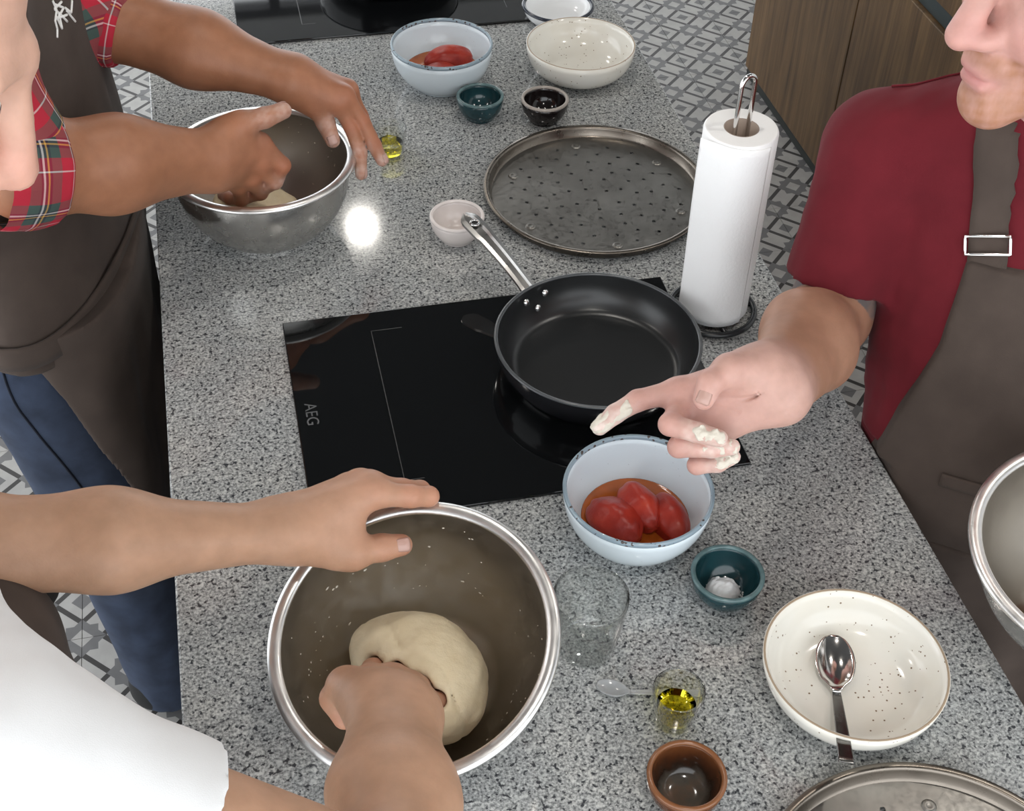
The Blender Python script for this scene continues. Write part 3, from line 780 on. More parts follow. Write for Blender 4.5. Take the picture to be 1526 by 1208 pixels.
# ==================================================================== PEOPLE
def set_tint(o, cols):
    me = o.data; at = me.color_attributes.new('tint', 'FLOAT_COLOR', 'POINT')
    c = np.ones((len(me.vertices), 4), np.float32); c[:, :3] = cols; at.data.foreach_set('color', c.ravel())
def join_meshes(parts):
    vs_, qs, k = [], [], 0
    for v, q in parts: vs_.append(v); qs.append(q+k); k += len(v)
    return np.concatenate(vs_), np.concatenate(qs)
FR = {'i': (.0112, .0100, .0090, .0078), 'm': (.0114, .0102, .0092, .0080), 'r': (.0108, .0096, .0087, .0076), 'p': (.0096, .0084, .0077, .0068)}
def arm_fn(H, elbow, shoulder, s=1.0, wr=.0225, fr=.040, er=.043, ur=.052, belly=.45, wratio=1.30):
    W = np.array(H['W']); I, Pk = np.array(H['i'][0]), np.array(H['p'][0]); side = nrm(I-Pk)
    Fd = nrm((np.array(H['m'][0])-W)); elbow = np.array(elbow); mid = elbow+(W-elbow)*belly
    def hand(P):
        d = None
        for k, off in (('i', .011), ('m', .004), ('r', -.005), ('p', -.012)):
            q = rc(P, W+side*off*s+Fd*.006, H[k][0], .0185*s, .0118*s)
            d = q if d is None else smin(d, q, .016*s)
        t_ = [np.array(x) for x in H['t']]
        th = rc(P, t_[0], t_[1], .0165*s, .0150*s)
        d = smin(d, th, .018*s)
        d = smin(d, rc(P, (t_[0]+t_[1])/2, (I+W)/2, .0125*s, .012*s), .018*s)
        d = smin(d, rc(P, t_[1], I+(W-I)*.25, .0085*s, .0095*s), .014*s)
        # knuckle heads
        th2 = smin(rc(P, t_[1], t_[2], .0133*s, .0118*s), rc(P, t_[2], t_[3], .0122*s, .0098*s), .004)
        th2 = np.minimum(th2, 1.0)
        base = d
        out = smin(base, th2, .006*s)
        for k in 'imrp':
            r_ = [x*s for x in FR[k]]; f = [np.array(x) for x in H[k]]
            fn_ = smin(rc(P, f[0], f[1], r_[0], r_[1]), rc(P, f[1], f[2], r_[1], r_[2]), .004)
            fn_ = smin(fn_, rc(P, f[2], f[3], r_[2]*1.03, r_[3]), .003)
            out = np.minimum(out, smin(base, fn_, .009*s))
        return out
    def fn(P):
        d = hand(P)
        a = fc(P, W-Fd*.004, mid, wr*s, fr, side, wratio)
        d = smin(d, a, .028*s)
        d = smin(d, smin(rc(P, mid, elbow, fr*1.08, er), rc(P, elbow, shoulder, er, ur), .02), .03)
        return d
    pts = [W, elbow, shoulder]+[x for k in 'timrp' for x in H[k]]
    lo, hi = bounds(pts, .03); 
    lo2, hi2 = bounds([elbow, shoulder, mid], max(er, ur, fr)*1.15+.01)
    return fn, np.minimum(lo, lo2), np.maximum(hi, hi2), hand, side
def hand_tint(P, H, base, knuckle=(1.10, .86, .84), flour=0.0, fl_pts=()):
    base = np.array(base); c = np.tile(base, (len(P), 1)); w = np.zeros(len(P))
    for k in 'timrp':
        for j in (0, 1, 2, 3):
            q = np.array(H[k][j]); dd = np.linalg.norm(P-q, axis=1); w = np.maximum(w, np.exp(-(dd/.013)**2)*(1.0 if j else .7))
    c = c*(1+(np.array(knuckle)-1)*w[:, None])
    dw = np.linalg.norm(P-np.array(H['m'][0]), axis=1); pk = np.exp(-(dw/.07)**2)[:, None]
    c = c*(1+np.array([.07, .02, .05])*pk)
    if flour:
        f = np.zeros(len(P))
        for (q, r_, a) in fl_pts:
            f = np.maximum(f, a*np.exp(-(np.linalg.norm(P-np.array(q), axis=1)/r_)**2))
        f = f*(.55+.55*snoise(P.astype(np.float32), 260, 2)+.2*snoise(P.astype(np.float32), 700, 3)); f = np.clip(f*flour, 0, .85)[:, None]
        c = c*(1-f)+np.array([.80, .755, .70])*f
    return c
def nail(parent, dip, tip, dorsal, s=1.0, wid=.0058, r_tip=.0078):
    dip, tip, dorsal = Vector(dip), Vector(tip), Vector(dorsal)
    T_ = (tip-dip).normalized(); N_ = (dorsal-T_*dorsal.dot(T_)).normalized(); S_ = T_.cross(N_)
    vs_, fs = [], []; n, m_ = 9, 9; R_ = r_tip*s
    for i in range(n):
        u = i/(n-1); along = (-.0065+.0125*u)*s
        wv = wid*s*(1-.12*(1-u))*(math.sqrt(max(.1, 1-((u-.85)/.2)**2)) if u > .85 else (.8+.2*min(1, u/.15)))
        for k in range(m_):
            a = (-1+2*k/(m_-1))*wv/R_; drop = R_-math.sqrt(max(0, R_*R_-max(0, along)**2))
            drop = min(drop, R_*.6)
            vs_.append(tip+T_*along+N_*(R_*math.cos(a)-drop+.0003)+S_*(R_*math.sin(a)))
    for i in range(n-1):
        for k in range(m_-1): fs.append((i*m_+k, i*m_+k+1, (i+1)*m_+k+1, (i+1)*m_+k))
    o = add_mesh('fingernail', vs_, fs, 'nail', parent); md_ = o.modifiers.new('thick', 'SOLIDIFY'); md_.thickness = .0007; md_.offset = 0; return o

# ---- head: local axes forward g, up h, side s
def head_fn(c, g, up, neck, nr=.056, sc=1.0):
    g = nrm(g); s = nrm(np.cross(g, up)); h = np.cross(s, g); c = np.array(c)
    L = lambda f, sd, u: c+sc*(g*f+s*sd+h*u)
    ax = np.array([s, g, h])
    def fn(P):
        d = el(P, L(-.012, 0, .045), ax, np.array((.076, .097, .092))*sc)
        d = smin(d, el(P, L(.030, 0, -.035), ax, np.array((.060, .062, .080))*sc), .03)
        for q in (-1, 1):
            d = smin(d, rc(P, L(.072, 0.006*q, -.108), L(.002, .054*q, -.062), .020*sc, .022*sc), .03)
            d = smin(d, el(P, L(.068, .036*q, -.026), ax, np.array((.024, .022, .026))*sc), .02)
            d = smin(d, rc(P, L(.086, .006*q, .040), L(.074, .042*q, .038), .012*sc, .010*sc), .015)
            d = smax(d, -el(P, L(.094, .032*q, .017), ax, np.array((.019, .014, .013))*sc), .012)
            d = smin(d, el(P, L(.076, .032*q, .017), ax, np.array((.014, .012, .011))*sc), .003)
            e = el(P, L(-.012, .078*q, -.004), nrm_rows(np.array([s, g+.35*s*q, h])), np.array((.008, .021, .032))*sc)
            e = smax(e, -el(P, L(-.004, .086*q, .000), ax, np.array((.007, .012, .020))*sc), .005)
            d = smin(d, e, .006)
        d = smin(d, el(P, L(.080, 0, -.112), ax, np.array((.020, .017, .017))*sc), .02)
        # nose
        n_ = rc(P, L(.088, 0, .036), L(.120, 0, -.032), .0088*sc, .0142*sc)
        for q in (-1, 1): n_ = smin(n_, el(P, L(.102, .0140*q, -.035), ax, np.array((.0105, .0150, .0105))*sc), .009)
        d = smin(d, n_, .013)
        for q in (-1, 1): d = smax(d, -el(P, L(.1065, .0080*q, -.0470), ax, np.array((.0042, .0065, .005))*sc), .003)
        # mouth
        d = smin(d, el(P, L(.086, 0, -.064), ax, np.array((.027, .017, .020))*sc), .014)
        d = smin(d, rc(P, L(.098, -.012, -.0705), L(.098, .012, -.0705), .0056*sc, .0056*sc), .007)
        d = smin(d, rc(P, L(.0955, -.011, -.0835), L(.0955, .011, -.0835), .0070*sc, .0070*sc), .007)
        for q in (-1, 1):
            for a_, b_ in (((.1040, 0), (.1025, .010)), ((.1025, .010), (.0985, .019)), ((.0985, .019), (.0915, .027))):
                d = smax(d, -rc(P, L(a_[0], a_[1]*q, -.0772), L(b_[0], b_[1]*q, -.0778), .0019*sc, .0019*sc), .003)
        d = smin(d, rc(P, L(-.028, 0, -.05), neck, .054*sc, nr), .035)
        return d
    return fn, L, (c, g, h, s, sc)
def nrm_rows(m_): return np.array([nrm(r_) for r_ in m_])
def head_tint(P, fr, base, beard=None, amount=.6):
    c0, g, h, s, sc = fr; q = (P-c0)/sc; f, sd, u = q@g, q@s, q@h
    col = np.tile(np.array(base, float), (len(P), 1))
    red = np.exp(-((f-.112)/.02)**2-(sd/.02)**2-((u+.03)/.022)**2)+.6*np.exp(-((np.abs(sd)-.042)/.02)**2-((u+.03)/.025)**2-((f-.07)/.03)**2)
    col = col*(1+np.array([.06, -.14, -.10])*np.clip(red, 0, 1)[:, None])
    if beard is not None:
        b = (u < -.036) & (f > -.02); bw = np.clip((-.046-u)/.006, 0, 1)*np.clip((f+.03)/.03, 0, 1)*(u > -.16)
        bw = bw*np.clip((.020-np.exp(-((u+.077)/.011)**2-(sd/.024)**2)*.04)/.02, 0, 1)
        nz = .75+.35*snoise(P.astype(np.float32), 420, 1)
        w = np.clip(bw*amount*nz, 0, 1)[:, None]; col = col*(1-w)+np.array(beard)*w
    lip = np.exp(-((u+.0775)/.0105)**2*1.0-(sd/.021)**4)*(f > .085)
    col = col*(1-lip[:, None]*.75)+np.array([.44, .17, .165])*lip[:, None]*.75
    return np.clip(col, 0, 1)
def hair_part(parent, fr, mat, line=.072):
    c0, g, h, s, sc = fr; ax = np.array([s, g, h])
    def fn(P):
        q = (P-c0)/sc; d = el(P, c0+sc*(g*-.014+h*.047), ax, np.array((.083, .102, .098))*sc)+.0025*snoise(P, 90, 2)
        f, u = q@g, q@h
        return np.maximum(d, np.maximum((.055*np.tanh((f+.02)*30)+.012-u)*.7, (f-line-.2*np.maximum(u-.09, 0))*.8)*sc)
    return sdf_obj('hair', fn, c0-.15*sc, c0+.17*sc, .005, mat, parent)
def eyes(parent, L, sc=1.0):
    for q in (-1, 1):
        e = add_mesh('eye', *lathe([(0, .0118), (.006, .0102), (.0100, .0063), (.0118, 0), (.009, -.007), (0, -.0118)], 20), 'eye_white', parent, loc=tuple(L(.0775, .032*q, .017)))
        gv_ = Vector(L(1, 0, 0)-L(0, 0, 0)).normalized()
        e.rotation_euler = gv_.to_track_quat('Z', 'Y').to_euler()
        add_mesh('iris', *lathe([(0, .0123), (.003, .0119), (.0052, .0110)], 20), 'eye_iris', e)
def body_obj(parent, parts_t):
    v, q = join_meshes([(a, b) for a, b, _ in parts_t]); o = add_mesh('body', v, q, 'skin', parent)
    set_tint(o, np.concatenate([c for _, _, c in parts_t])); return o
def planar_uv(o, f):
    me = o.data; n = len(me.vertices); co = np.zeros(n*3, np.float32); me.vertices.foreach_get('co', co); uv = f(co.reshape(-1, 3))
    li = np.zeros(len(me.loops), np.int32); me.loops.foreach_get('vertex_index', li)
    l = me.uv_layers.new(name='UVMap'); l.data.foreach_set('uv', uv[li].astype(np.float32).ravel())
def sleeve_roll(parent, name, a, b, r0_, r1_, mat, layers=2, seed=0, scale=(5, 14)):
    """a rolled cuff from a to b around an arm axis, with folds; has its own UVs"""
    a, b = np.array(a, float), np.array(b, float); T_ = nrm(b-a); N_ = nrm(np.cross(T_, (0.1, .2, 1))); B_ = np.cross(T_, N_); L = np.linalg.norm(b-a)
    prof = []
    m_ = 18
    for i in range(m_):
        s = i/(m_-1); bul = 1+.05*math.sin(math.pi*s)
        if s > .93: bul -= .06*((s-.93)/.07)**2
        prof.append((s*L, (r0_+(r1_-r0_)*s)*bul))
    prof += [(L-.001, prof[-1][1]-.005), (L-.02, prof[-1][1]-.008)]
    n = 72; vs_, fs, uv = [], [], []
    for j, (x, r_) in enumerate(prof):
        for k in range(n+1):
            an = 2*math.pi*k/n
            w = 1+.022*math.sin(3*an+seed+x*25)+.014*math.sin(7*an+2*seed-x*60)+.008*math.sin(13*an+x*90)
            vs_.append(a+T_*x+(N_*math.cos(an)+B_*math.sin(an))*r_*w); uv.append((an/(2*math.pi)*scale[0], x*scale[1]))
    for j in range(len(prof)-1):
        for k in range(n): fs.append((j*(n+1)+k, (j+1)*(n+1)+k, (j+1)*(n+1)+k+1, j*(n+1)+k+1))
    o = add_mesh(name, vs_, fs, mat, parent); me = o.data; l = me.uv_layers.new(name='UVMap')
    for lp_ in me.loops: l.data[lp_.index].uv = uv[lp_.vertex_index]
    return o
def shoe(parent, x, y, ang):
    g = np.array([math.cos(ang), math.sin(ang), 0]); b = np.array([x, y, FLOOR_Z])
    def fn(P):
        d = smin(rc(P, b+(0, 0, .055), b+g*.15+(0, 0, .035), .045, .036), rc(P, b+(0, 0, .05), b+(0, 0, .10), .047, .045), .02)
        return smax(d, FLOOR_Z+.0015-P[:, 2], .004)
    return sdf_obj('shoe', fn, b-(.1, .1, .01)+np.minimum(g*.2, 0), b+(.1, .1, .2)+np.maximum(g*.2, 0), .006, 'shoe_black', parent)

# ---------------------------------------------------------------- person A: tartan sleeves, brown apron, jeans
SKA = (.32, .145, .078)
HA_L = {'W': [0.2124, 0.6166, 0.215],
  't': [[0.2258, 0.612, 0.1958], [0.239, 0.5992, 0.184], [0.2507, 0.5898, 0.1591], [0.2572, 0.5767, 0.1391]],
  'i': [[0.269, 0.5944, 0.1858], [0.2846, 0.5868, 0.1526], [0.2925, 0.5659, 0.1212], [0.2900, 0.5490, 0.0980]],
  'm': [[0.2797, 0.5979, 0.1937], [0.3002, 0.59, 0.1557], [0.3131, 0.5714, 0.1289], [0.3213, 0.5584, 0.1105]],
  'r': [[0.2875, 0.6229, 0.1874], [0.3022, 0.62, 0.1476], [0.3130, 0.6050, 0.1202], [0.3180, 0.5930, 0.1020]],
  'p': [[0.2843, 0.6371, 0.1806], [0.2975, 0.6400, 0.1467], [0.3060, 0.6300, 0.1275], [0.3090, 0.6200, 0.1130]]}
HA_R = {'W': [0.0964, 0.4835, 0.185],
  't': [[0.1129, 0.5021, 0.210], [0.138, 0.4990, 0.2250], [0.1675, 0.4979, 0.2320], [0.1920, 0.4995, 0.2385]],
  'i': [[0.158, 0.5036, 0.1917], [0.1829, 0.5000, 0.1575], [0.1752, 0.5107, 0.134], [0.1634, 0.5198, 0.1226]],
  'm': [[0.157, 0.4989, 0.1686], [0.1707, 0.5072, 0.13], [0.1547, 0.5252, 0.1085], [0.1396, 0.5366, 0.1028]],
  'r': [[0.1417, 0.503, 0.1455], [0.1502, 0.5237, 0.1032], [0.1304, 0.5402, 0.0875], [0.1171, 0.5539, 0.0823]],
  'p': [[0.1234, 0.5157, 0.1257], [0.1241, 0.5294, 0.0909], [0.109, 0.5453, 0.0844], [0.0997, 0.5598, 0.0805]]}
ELA, ERA = (-.022, .695, .285), (-.112, .389, .262)
SLA, SRA = (-.15, .80, .46), (-.19, .44, .47)
pa = thing('person', 'person in rolled tartan sleeves, brown apron and jeans kneading in the far steel bowl', 'person', (-.16, .6, FLOOR_Z), None)
pa.location = (0, 0, 0)
parts = []
for H, E_, S_, kw in ((HA_L, ELA, SLA, dict(s=1.06, wr=.026, fr=.044, er=.050, ur=.055, belly=.5)), (HA_R, ERA, SRA, dict(s=1.10, wr=.0285, fr=.049, er=.058, ur=.06, belly=.45))):
    fn, lo, hi, hand, side = arm_fn(H, E_, S_, **kw); v, q = sdf_mesh(fn, lo, hi, .0021, 2)
    fl = [(H[k][j], .016, 1.0) for k in 'ti' for j in (2, 3)]+[(H[k][3], .014, .9) for k in 'mrp']
    parts.append((v, q, hand_tint(v, H, SKA, flour=.55, fl_pts=fl)))
cA = np.array((-.06, .60, .74)); gA = (.8, .05, -.55)
hf, LA, frA = head_fn(cA, gA, (.3, 0, 1), (-.15, .62, .50), .06, 1.02)
core = lambda P: smin(hf(P), smin(rc(P, (-.15, .62, .50), (-.14, .62, 0), .05, .08), rc(P, SLA, SRA, .05, .05), .06), .05)
v, q = sdf_mesh(core, (-.32, .38, -.1), (.12, .86, .92), .006, 1); parts.append((v, q, head_tint(v, frA, SKA)))
body_obj(pa, parts); hair_part(pa, frA, 'hair_dark'); eyes(pa, LA)
camv = lambda p: np.array((.1326, -1.0083, 1.1394))-np.array(p)
nail(pa, HA_L['t'][2], HA_L['t'][3], (-.2, -.45, .85), 1.06, .0068, .0100)
nail(pa, HA_L['m'][2], HA_L['m'][3], (.75, -.45, .55), 1.06, .0056, .0082)
nail(pa, HA_L['i'][2], HA_L['i'][3], (.9, 0, .4), 1.06, .0056, .0080)
nail(pa, HA_R['t'][2], HA_R['t'][3], (0, .8, .6), 1.1, .0068, .0100)
YS = (0, 1, 0)
YA = (.17, .985, 0)
def torsoA(P):
    d = fc(P, (-.135, .62, -.08), (-.150, .62, .34), .108, .100, YA, 2.25)
    return smin(d, rc(P, (-.16, .45, .45), (-.15, .80, .45), .065, .065), .08)
def shirtA(P):
    d = torsoA(P)
    for S_, E_ in ((SLA, ELA), (SRA, ERA)): d = smin(d, rc(P, S_, np.array(S_)+(np.array(E_)-S_)*.93, .072, .064)+.003*snoise(P, 55, 1), .04)
    d = np.maximum(d, -rc(P, (-.15, .62, .52), (-.13, .62, .62), .062, .07))
    d = np.where(P[:, 2] < .006, np.maximum(d, P[:, 0]+.006), d)
    return np.maximum(d, .02-P[:, 2])
sh_ = sdf_obj('shirt', shirtA, (-.34, .32, -.1), (.10, .92, .56), .006, 'tartan', pa, 2); planar_uv(sh_, lambda c: np.stack([c[:, 1]*9+c[:, 0]*3, c[:, 2]*11], 1))
dR = nrm(np.array(HA_R['W'])-ERA); dL = nrm(np.array(HA_L['W'])-ELA)
sleeve_roll(pa, 'rolled_cuff', np.array(ERA)-dR*.045, np.array(ERA)+dR*.030, .072, .0665, 'tartan', seed=1, scale=(5, 11))
sleeve_roll(pa, 'rolled_cuff', np.array(ELA)-dL*.05, np.array(ELA)+dL*.030, .062, .0585, 'tartan', seed=4, scale=(5, 11))
def jeansA(P):
    d = fc(P, (-.165, .62, -.16), (-.165, .62, 0.0), .108, .108, YS, 1.95)
    for y, kx in ((.475, 0), (.765, -.03)):
        leg = smin(rc(P, (-.175+kx, y, -.10), (-.135+kx, y-.005, -.47), .098, .080), rc(P, (-.135+kx, y-.005, -.47), (-.115+kx, y-.01, -.86), .080, .066), .04)
        d = smin(d, leg+.0022*snoise(P*np.array((1, 1, .6), np.float32), 48, 2), .03)
    d = np.maximum(d, P[:, 2]-.012)
    return np.maximum(d, FLOOR_Z+.03-P[:, 2])
jn = sdf_obj('jeans', jeansA, (-.34, .34, -.90), (.02, .92, .03), .0065, 'denim', pa, 1)
sp_ = [(-.215, .405, -.02), (-.20, .385, -.10), (-.172, .383, -.20), (-.145, .382, -.30), (-.128, .384, -.36), (-.122, .392, -.40)]
pp, gg = project(jeansA, spline(sp_, 30), .0006); sm_ = add_mesh('side_seam', *tube(pp, .0018, 6), 'denim_seam', jn)
shoe(pa, -.135, .455, .05); shoe(pa, -.16, .755, .1)
def bibA(P):
    d = torsoA(P)-.010+.0035*snoise(P*np.array((1, 1, .7), np.float32), 24, 1)
    d = np.maximum(d, np.abs(P[:, 1]-.625)-np.interp(P[:, 2], [0, .12, .30, .40, .47], [.270, .262, .235, .19, .14]))
    d = np.maximum(d, np.maximum(np.interp(P[:, 2], [0, .2, .34], [-.26, -.235, -.17])-P[:, 0], P[:, 2]-.47)); d = np.where(P[:, 2] < .006, np.maximum(d, P[:, 0]+.004), d); return np.maximum(d, -.03-P[:, 2])
ap = sdf_obj('apron', bibA, (-.28, .33, -.04), (.03, .92, .49), .005, 'apron_brown', pa, 2)
zt = [-.50, -.357, -.243, -.145, -.09, -.047, .017, .1]; xt = [-.070, -.078, -.098, -.125, -.140, -.159, -.201, -.22]
def skirtA(P):
    fold = .006*np.sin(P[:, 1]*42+P[:, 2]*5+1.5)*np.clip(-P[:, 2]*6, 0, 1)+.004*snoise(P*np.array((1, 1, .35), np.float32), 40, 3)*np.clip(-P[:, 2]*8, .15, 1)
    d = fc(P, (-.130, .62, -.55), (-.130, .62, .02), .102, .112, YS, 2.18)-.004+fold
    d = np.maximum(d, P[:, 2]-(.022+.30*(P[:, 0]+.13)*.35)-.004*np.sin(P[:, 1]*25)); d = np.maximum(d, -.54-P[:, 2])
    d = np.maximum(d, P[:, 0]+.003); xe = np.interp(P[:, 2], zt, xt); return np.maximum(d, (xe-P[:, 0])*.8)
sk = sdf_obj('apron_skirt', skirtA, (-.27, .33, -.56), (.03, .92, .06), .0038, 'apron_brown', pa, 2)
bandf = lambda P: torsoA(P)-.016
bp, _ = project(bandf, spline([(-.215, .43, .004), (-.15, .375, .010), (-.08, .40, .020), (-.03, .46, .030), (-.012, .56, .034), (-.012, .70, .034)], 40))
bv, bf = [], []
for i, p in enumerate(bp):
    for dz, off in ((-.020, .0), (-.008, .004), (.008, .003), (.016, -.002)): bv.append((p[0], p[1], p[2]+dz))
for i in range(len(bp)-1):
    for k in range(3): bf.append((i*4+k, (i+1)*4+k, (i+1)*4+k+1, i*4+k+1))
wt = add_mesh('waist_tie', bv, bf, 'apron_brown', ap); md_ = wt.modifiers.new('thick', 'SOLIDIFY'); md_.thickness = .004
# white script logo on the bib
def ribbon(path, fn, width, off, wdir, name, mat, parent, thick=.002, it=6):
    """cloth strip lying on surface fn along path, width along wdir"""
    P = spline(path, 36); M_ = 5; vs_, fs = [], []
    wdir = np.array(wdir, float)
    for k in range(M_):
        q, _ = project(fn, P+wdir*width*(k/(M_-1)-.5), off); vs_.append(q)
    V_ = np.stack(vs_, 1).reshape(-1, 3)
    for i in range(len(P)-1):
        for k in range(M_-1): fs.append((i*M_+k, (i+1)*M_+k, (i+1)*M_+k+1, i*M_+k+1))
    o = add_mesh(name, [tuple(v) for v in V_], fs, mat, parent); md_ = o.modifiers.new('thick', 'SOLIDIFY'); md_.thickness = thick; md_.offset = 0; return o
logo = [[[-0.0507, 0.5384, 0.3909], [-0.0477, 0.5392, 0.3778], [-0.0484, 0.5269, 0.37], [-0.0471, 0.5264, 0.3591], [-0.0476, 0.5202, 0.3505]],
 [[-0.0452, 0.56, 0.3782], [-0.049, 0.5354, 0.3814], [-0.0417, 0.5572, 0.3523], [-0.0466, 0.5417, 0.3733], [-0.0443, 0.5388, 0.3524], [-0.0479, 0.533, 0.3731]],
 [[-0.0429, 0.5637, 0.3682], [-0.0398, 0.5779, 0.3545], [-0.0395, 0.5958, 0.3615]],
 [[-0.0423, 0.5647, 0.3645], [-0.0396, 0.5751, 0.3494], [-0.0384, 0.5838, 0.3396]],
 [[-0.0495, 0.5386, 0.3861], [-0.0438, 0.5591, 0.3706], [-0.0467, 0.5355, 0.3686], [-0.0418, 0.5623, 0.3593]]]
for st in logo:
    q, _ = project(bibA, np.concatenate([np.linspace(a, b, 8) for a, b in zip(st[:-1], st[1:])]), .0003)
    add_mesh('script_lettering', *tube(q, .0016, 6), 'apron_ink', ap)
# dough worked by person A
nb_ = lambda P: rc(P, (.157, .585, .118), (.157, .585, .19), .10, .13)
def doughA(P):
    d = smin(el(P, (.150, .552, .042), np.eye(3), (.058, .052, .034)), el(P, (.112, .560, .060), np.eye(3), (.030, .028, .020)), .03)
    return d+.004*snoise(P, 75, 2)+.0015*snoise(P, 200, 3)
tag(sdf_obj('dough_ball', doughA, (.06, .47, 0), (.24, .64, .11), .0032, 'dough'), 'rough sticky dough in the far steel bowl under the tanned hand', 'dough')

# ---------------------------------------------------------------- person B: white T-shirt
SKB = (.40, .240, .155)
HB_L = {'W': [0.1252, -0.1665, 0.195],
  't': [[0.1584, -0.1821, 0.1824], [0.1846, -0.1856, 0.1718], [0.2124, -0.1822, 0.168], [0.2315, -0.1807, 0.1657]],
  'i': [[0.2104, -0.152, 0.2120], [0.2456, -0.1553, 0.2041], [0.2638, -0.1500, 0.1942], [0.2670, -0.1370, 0.1800]],
  'm': [[0.2093, -0.1403, 0.2100], [0.2405, -0.1330, 0.1900], [0.2600, -0.1200, 0.1715], [0.2640, -0.1150, 0.1560]],
  'r': [[0.2015, -0.1258, 0.2000], [0.2274, -0.1126, 0.1720], [0.2440, -0.1060, 0.1535], [0.2490, -0.1050, 0.1380]],
  'p': [[0.1903, -0.1152, 0.1862], [0.2092, -0.1050, 0.1600], [0.2205, -0.1020, 0.1469], [0.2250, -0.1010, 0.1350]]}
HB_R = {'W': [0.1959, -0.3639, 0.165],
  't': [[0.1777, -0.347, 0.1617], [0.1594, -0.3161, 0.1477], [0.1486, -0.3152, 0.1306], [0.1546, -0.3313, 0.1224]],
  'i': [[0.1808, -0.2909, 0.1143], [0.1882, -0.2636, 0.0904], [0.2005, -0.2541, 0.079], [0.2116, -0.249, 0.0703]],
  'm': [[0.2022, -0.2911, 0.1105], [0.2152, -0.2661, 0.0816], [0.2267, -0.2563, 0.0652], [0.235, -0.2531, 0.0559]],
  'r': [[0.2182, -0.3024, 0.1088], [0.2382, -0.2867, 0.0815], [0.2501, -0.2773, 0.0675], [0.2561, -0.2732, 0.0574]],
  'p': [[0.2256, -0.3185, 0.1057], [0.2451, -0.3071, 0.0846], [0.2562, -0.3032, 0.0725], [0.2594, -0.2994, 0.0646]]}
ELB, ERB = (-.137, -.187, .256), (.166, -.567, .245)
SLB, SRB = (-.27, -.13, .42), (-.075, -.507, .405)
pb = thing('person', 'person in a white T-shirt gripping the tilted steel bowl and pressing the dough', 'person')
parts = []
for H, E_, S_, kw in ((HB_L, ELB, SLB, dict(s=1.09, wr=.0225, fr=.0395, er=.043, ur=.048, belly=.42)), (HB_R, ERB, SRB, dict(s=1.10, wr=.0265, fr=.040, er=.042, ur=.050, belly=.5, wratio=1.25))):
    fn, lo, hi, hand, side = arm_fn(H, E_, S_, **kw); v, q = sdf_mesh(fn, lo, hi, .0021, 2); parts.append((v, q, hand_tint(v, H, SKB)))
cH = np.array((-.080, -.275, .775)); gB_ = (.80, .02, -.60)
hf, LB, frB = head_fn(cH, gB_, (.4, 0, 1), (-.15, -.30, .50), .056, 1.0)
core = lambda P: smin(hf(P), smin(rc(P, (-.15, -.30, .48), (-.22, -.30, 0), .05, .08), rc(P, SLB, SRB, .045, .045), .06), .05)
v, q = sdf_mesh(core, (-.36, -.56, -.1), (.12, -.05, .92), .005, 1); parts.append((v, q, head_tint(v, frB, (.47, .29, .22))))
body_obj(pb, parts); hair_part(pb, frB, 'hair_dark', .0); eyes(pb, LB)
nail(pb, HB_L['t'][2], HB_L['t'][3], (.10, -.62, .70), 1.08, .0068, .0100)
nail(pb, HB_L['i'][2], HB_L['i'][3], (1, .2, .2), 1.0, .0056, .0078)
def torsoB(P):
    d = fc(P, (-.205, -.31, -.10), (-.225, -.33, .28), .100, .092, YS, 1.65)
    d = smin(d, rc(P, SLB, SRB, .062, .066), .08)
    return smin(d, rc(P, (-.155, -.305, .50), (-.19, -.315, .36), .066, .085), .07)
def shirtB(P):
    wr_ = .0022*snoise(P, 30, 2)+.0008*snoise(P, 70, 1)
    d = torsoB(P)+wr_
    hemR = np.array(SRB)+(np.array(ERB)-SRB)*.47; hemL = np.array(SLB)+(np.array(ELB)-SLB)*.62
    d = smin(d, rc(P, SRB, hemR, .066, .0600)+wr_, .05); d = smin(d, rc(P, SLB, hemL, .068, .060)+wr_, .05)
    ax_ = nrm(np.array(ERB)-SRB); d = np.maximum(d, (P-hemR.astype(np.float32))@ax_.astype(np.float32)-.001)
    ax2 = nrm(np.array(ELB)-SLB); nearL = np.where(P[:, 1] > -.26, (P-hemL.astype(np.float32))@ax2.astype(np.float32), -1); nearL = np.where(rc(P, SLB, ELB, 0, 0) < .075, nearL, -1); d = np.maximum(d, nearL)
    d = np.maximum(d, -rc(P, np.array(SRB)+ax_*.03, np.array(ERB)*1.0, .0535, .0520))
    d = np.maximum(d, -rc(P, (-.150, -.302, .535), (-.12, -.295, .64), .060, .075))
    return np.maximum(d, -.12-P[:, 2])
sdf_obj('t_shirt', shirtB, (-.40, -.60, -.13), (.12, -.02, .60), .0038, 'white_cotton', pb, 3)
def legsB(P):
    d = fc(P, (-.25, -.30, -.18), (-.25, -.30, -.06), .100, .100, YS, 1.6)
    for y in (-.40, -.20): d = smin(d, smin(rc(P, (-.25, y, -.15), (-.23, y, -.5), .09, .07), rc(P, (-.23, y, -.5), (-.24, y, -.86), .07, .055), .04), .03)
    return np.maximum(np.maximum(d, P[:, 2]+.06), FLOOR_Z+.03-P[:, 2])
sdf_obj('trousers', legsB, (-.38, -.52, -.9), (-.08, -.08, -.03), .008, 'black_cloth', pb)
shoe(pb, -.25, -.40, 0.0); shoe(pb, -.25, -.20, 0.05)
def apronB(P):
    d = fc(P, (-.190, -.31, -.55), (-.178, -.31, .18), .108, .104, YS, 1.66)-.010+.004*snoise(P, 26, 2)
    d = np.maximum(d, np.abs(P[:, 1]+.30)-np.interp(P[:, 2], [-.5, .1, .22, .36], [.20, .185, .15, .10])); return np.maximum(d, np.maximum(-.23-P[:, 0], np.maximum(P[:, 2]-.36, -.54-P[:, 2])))
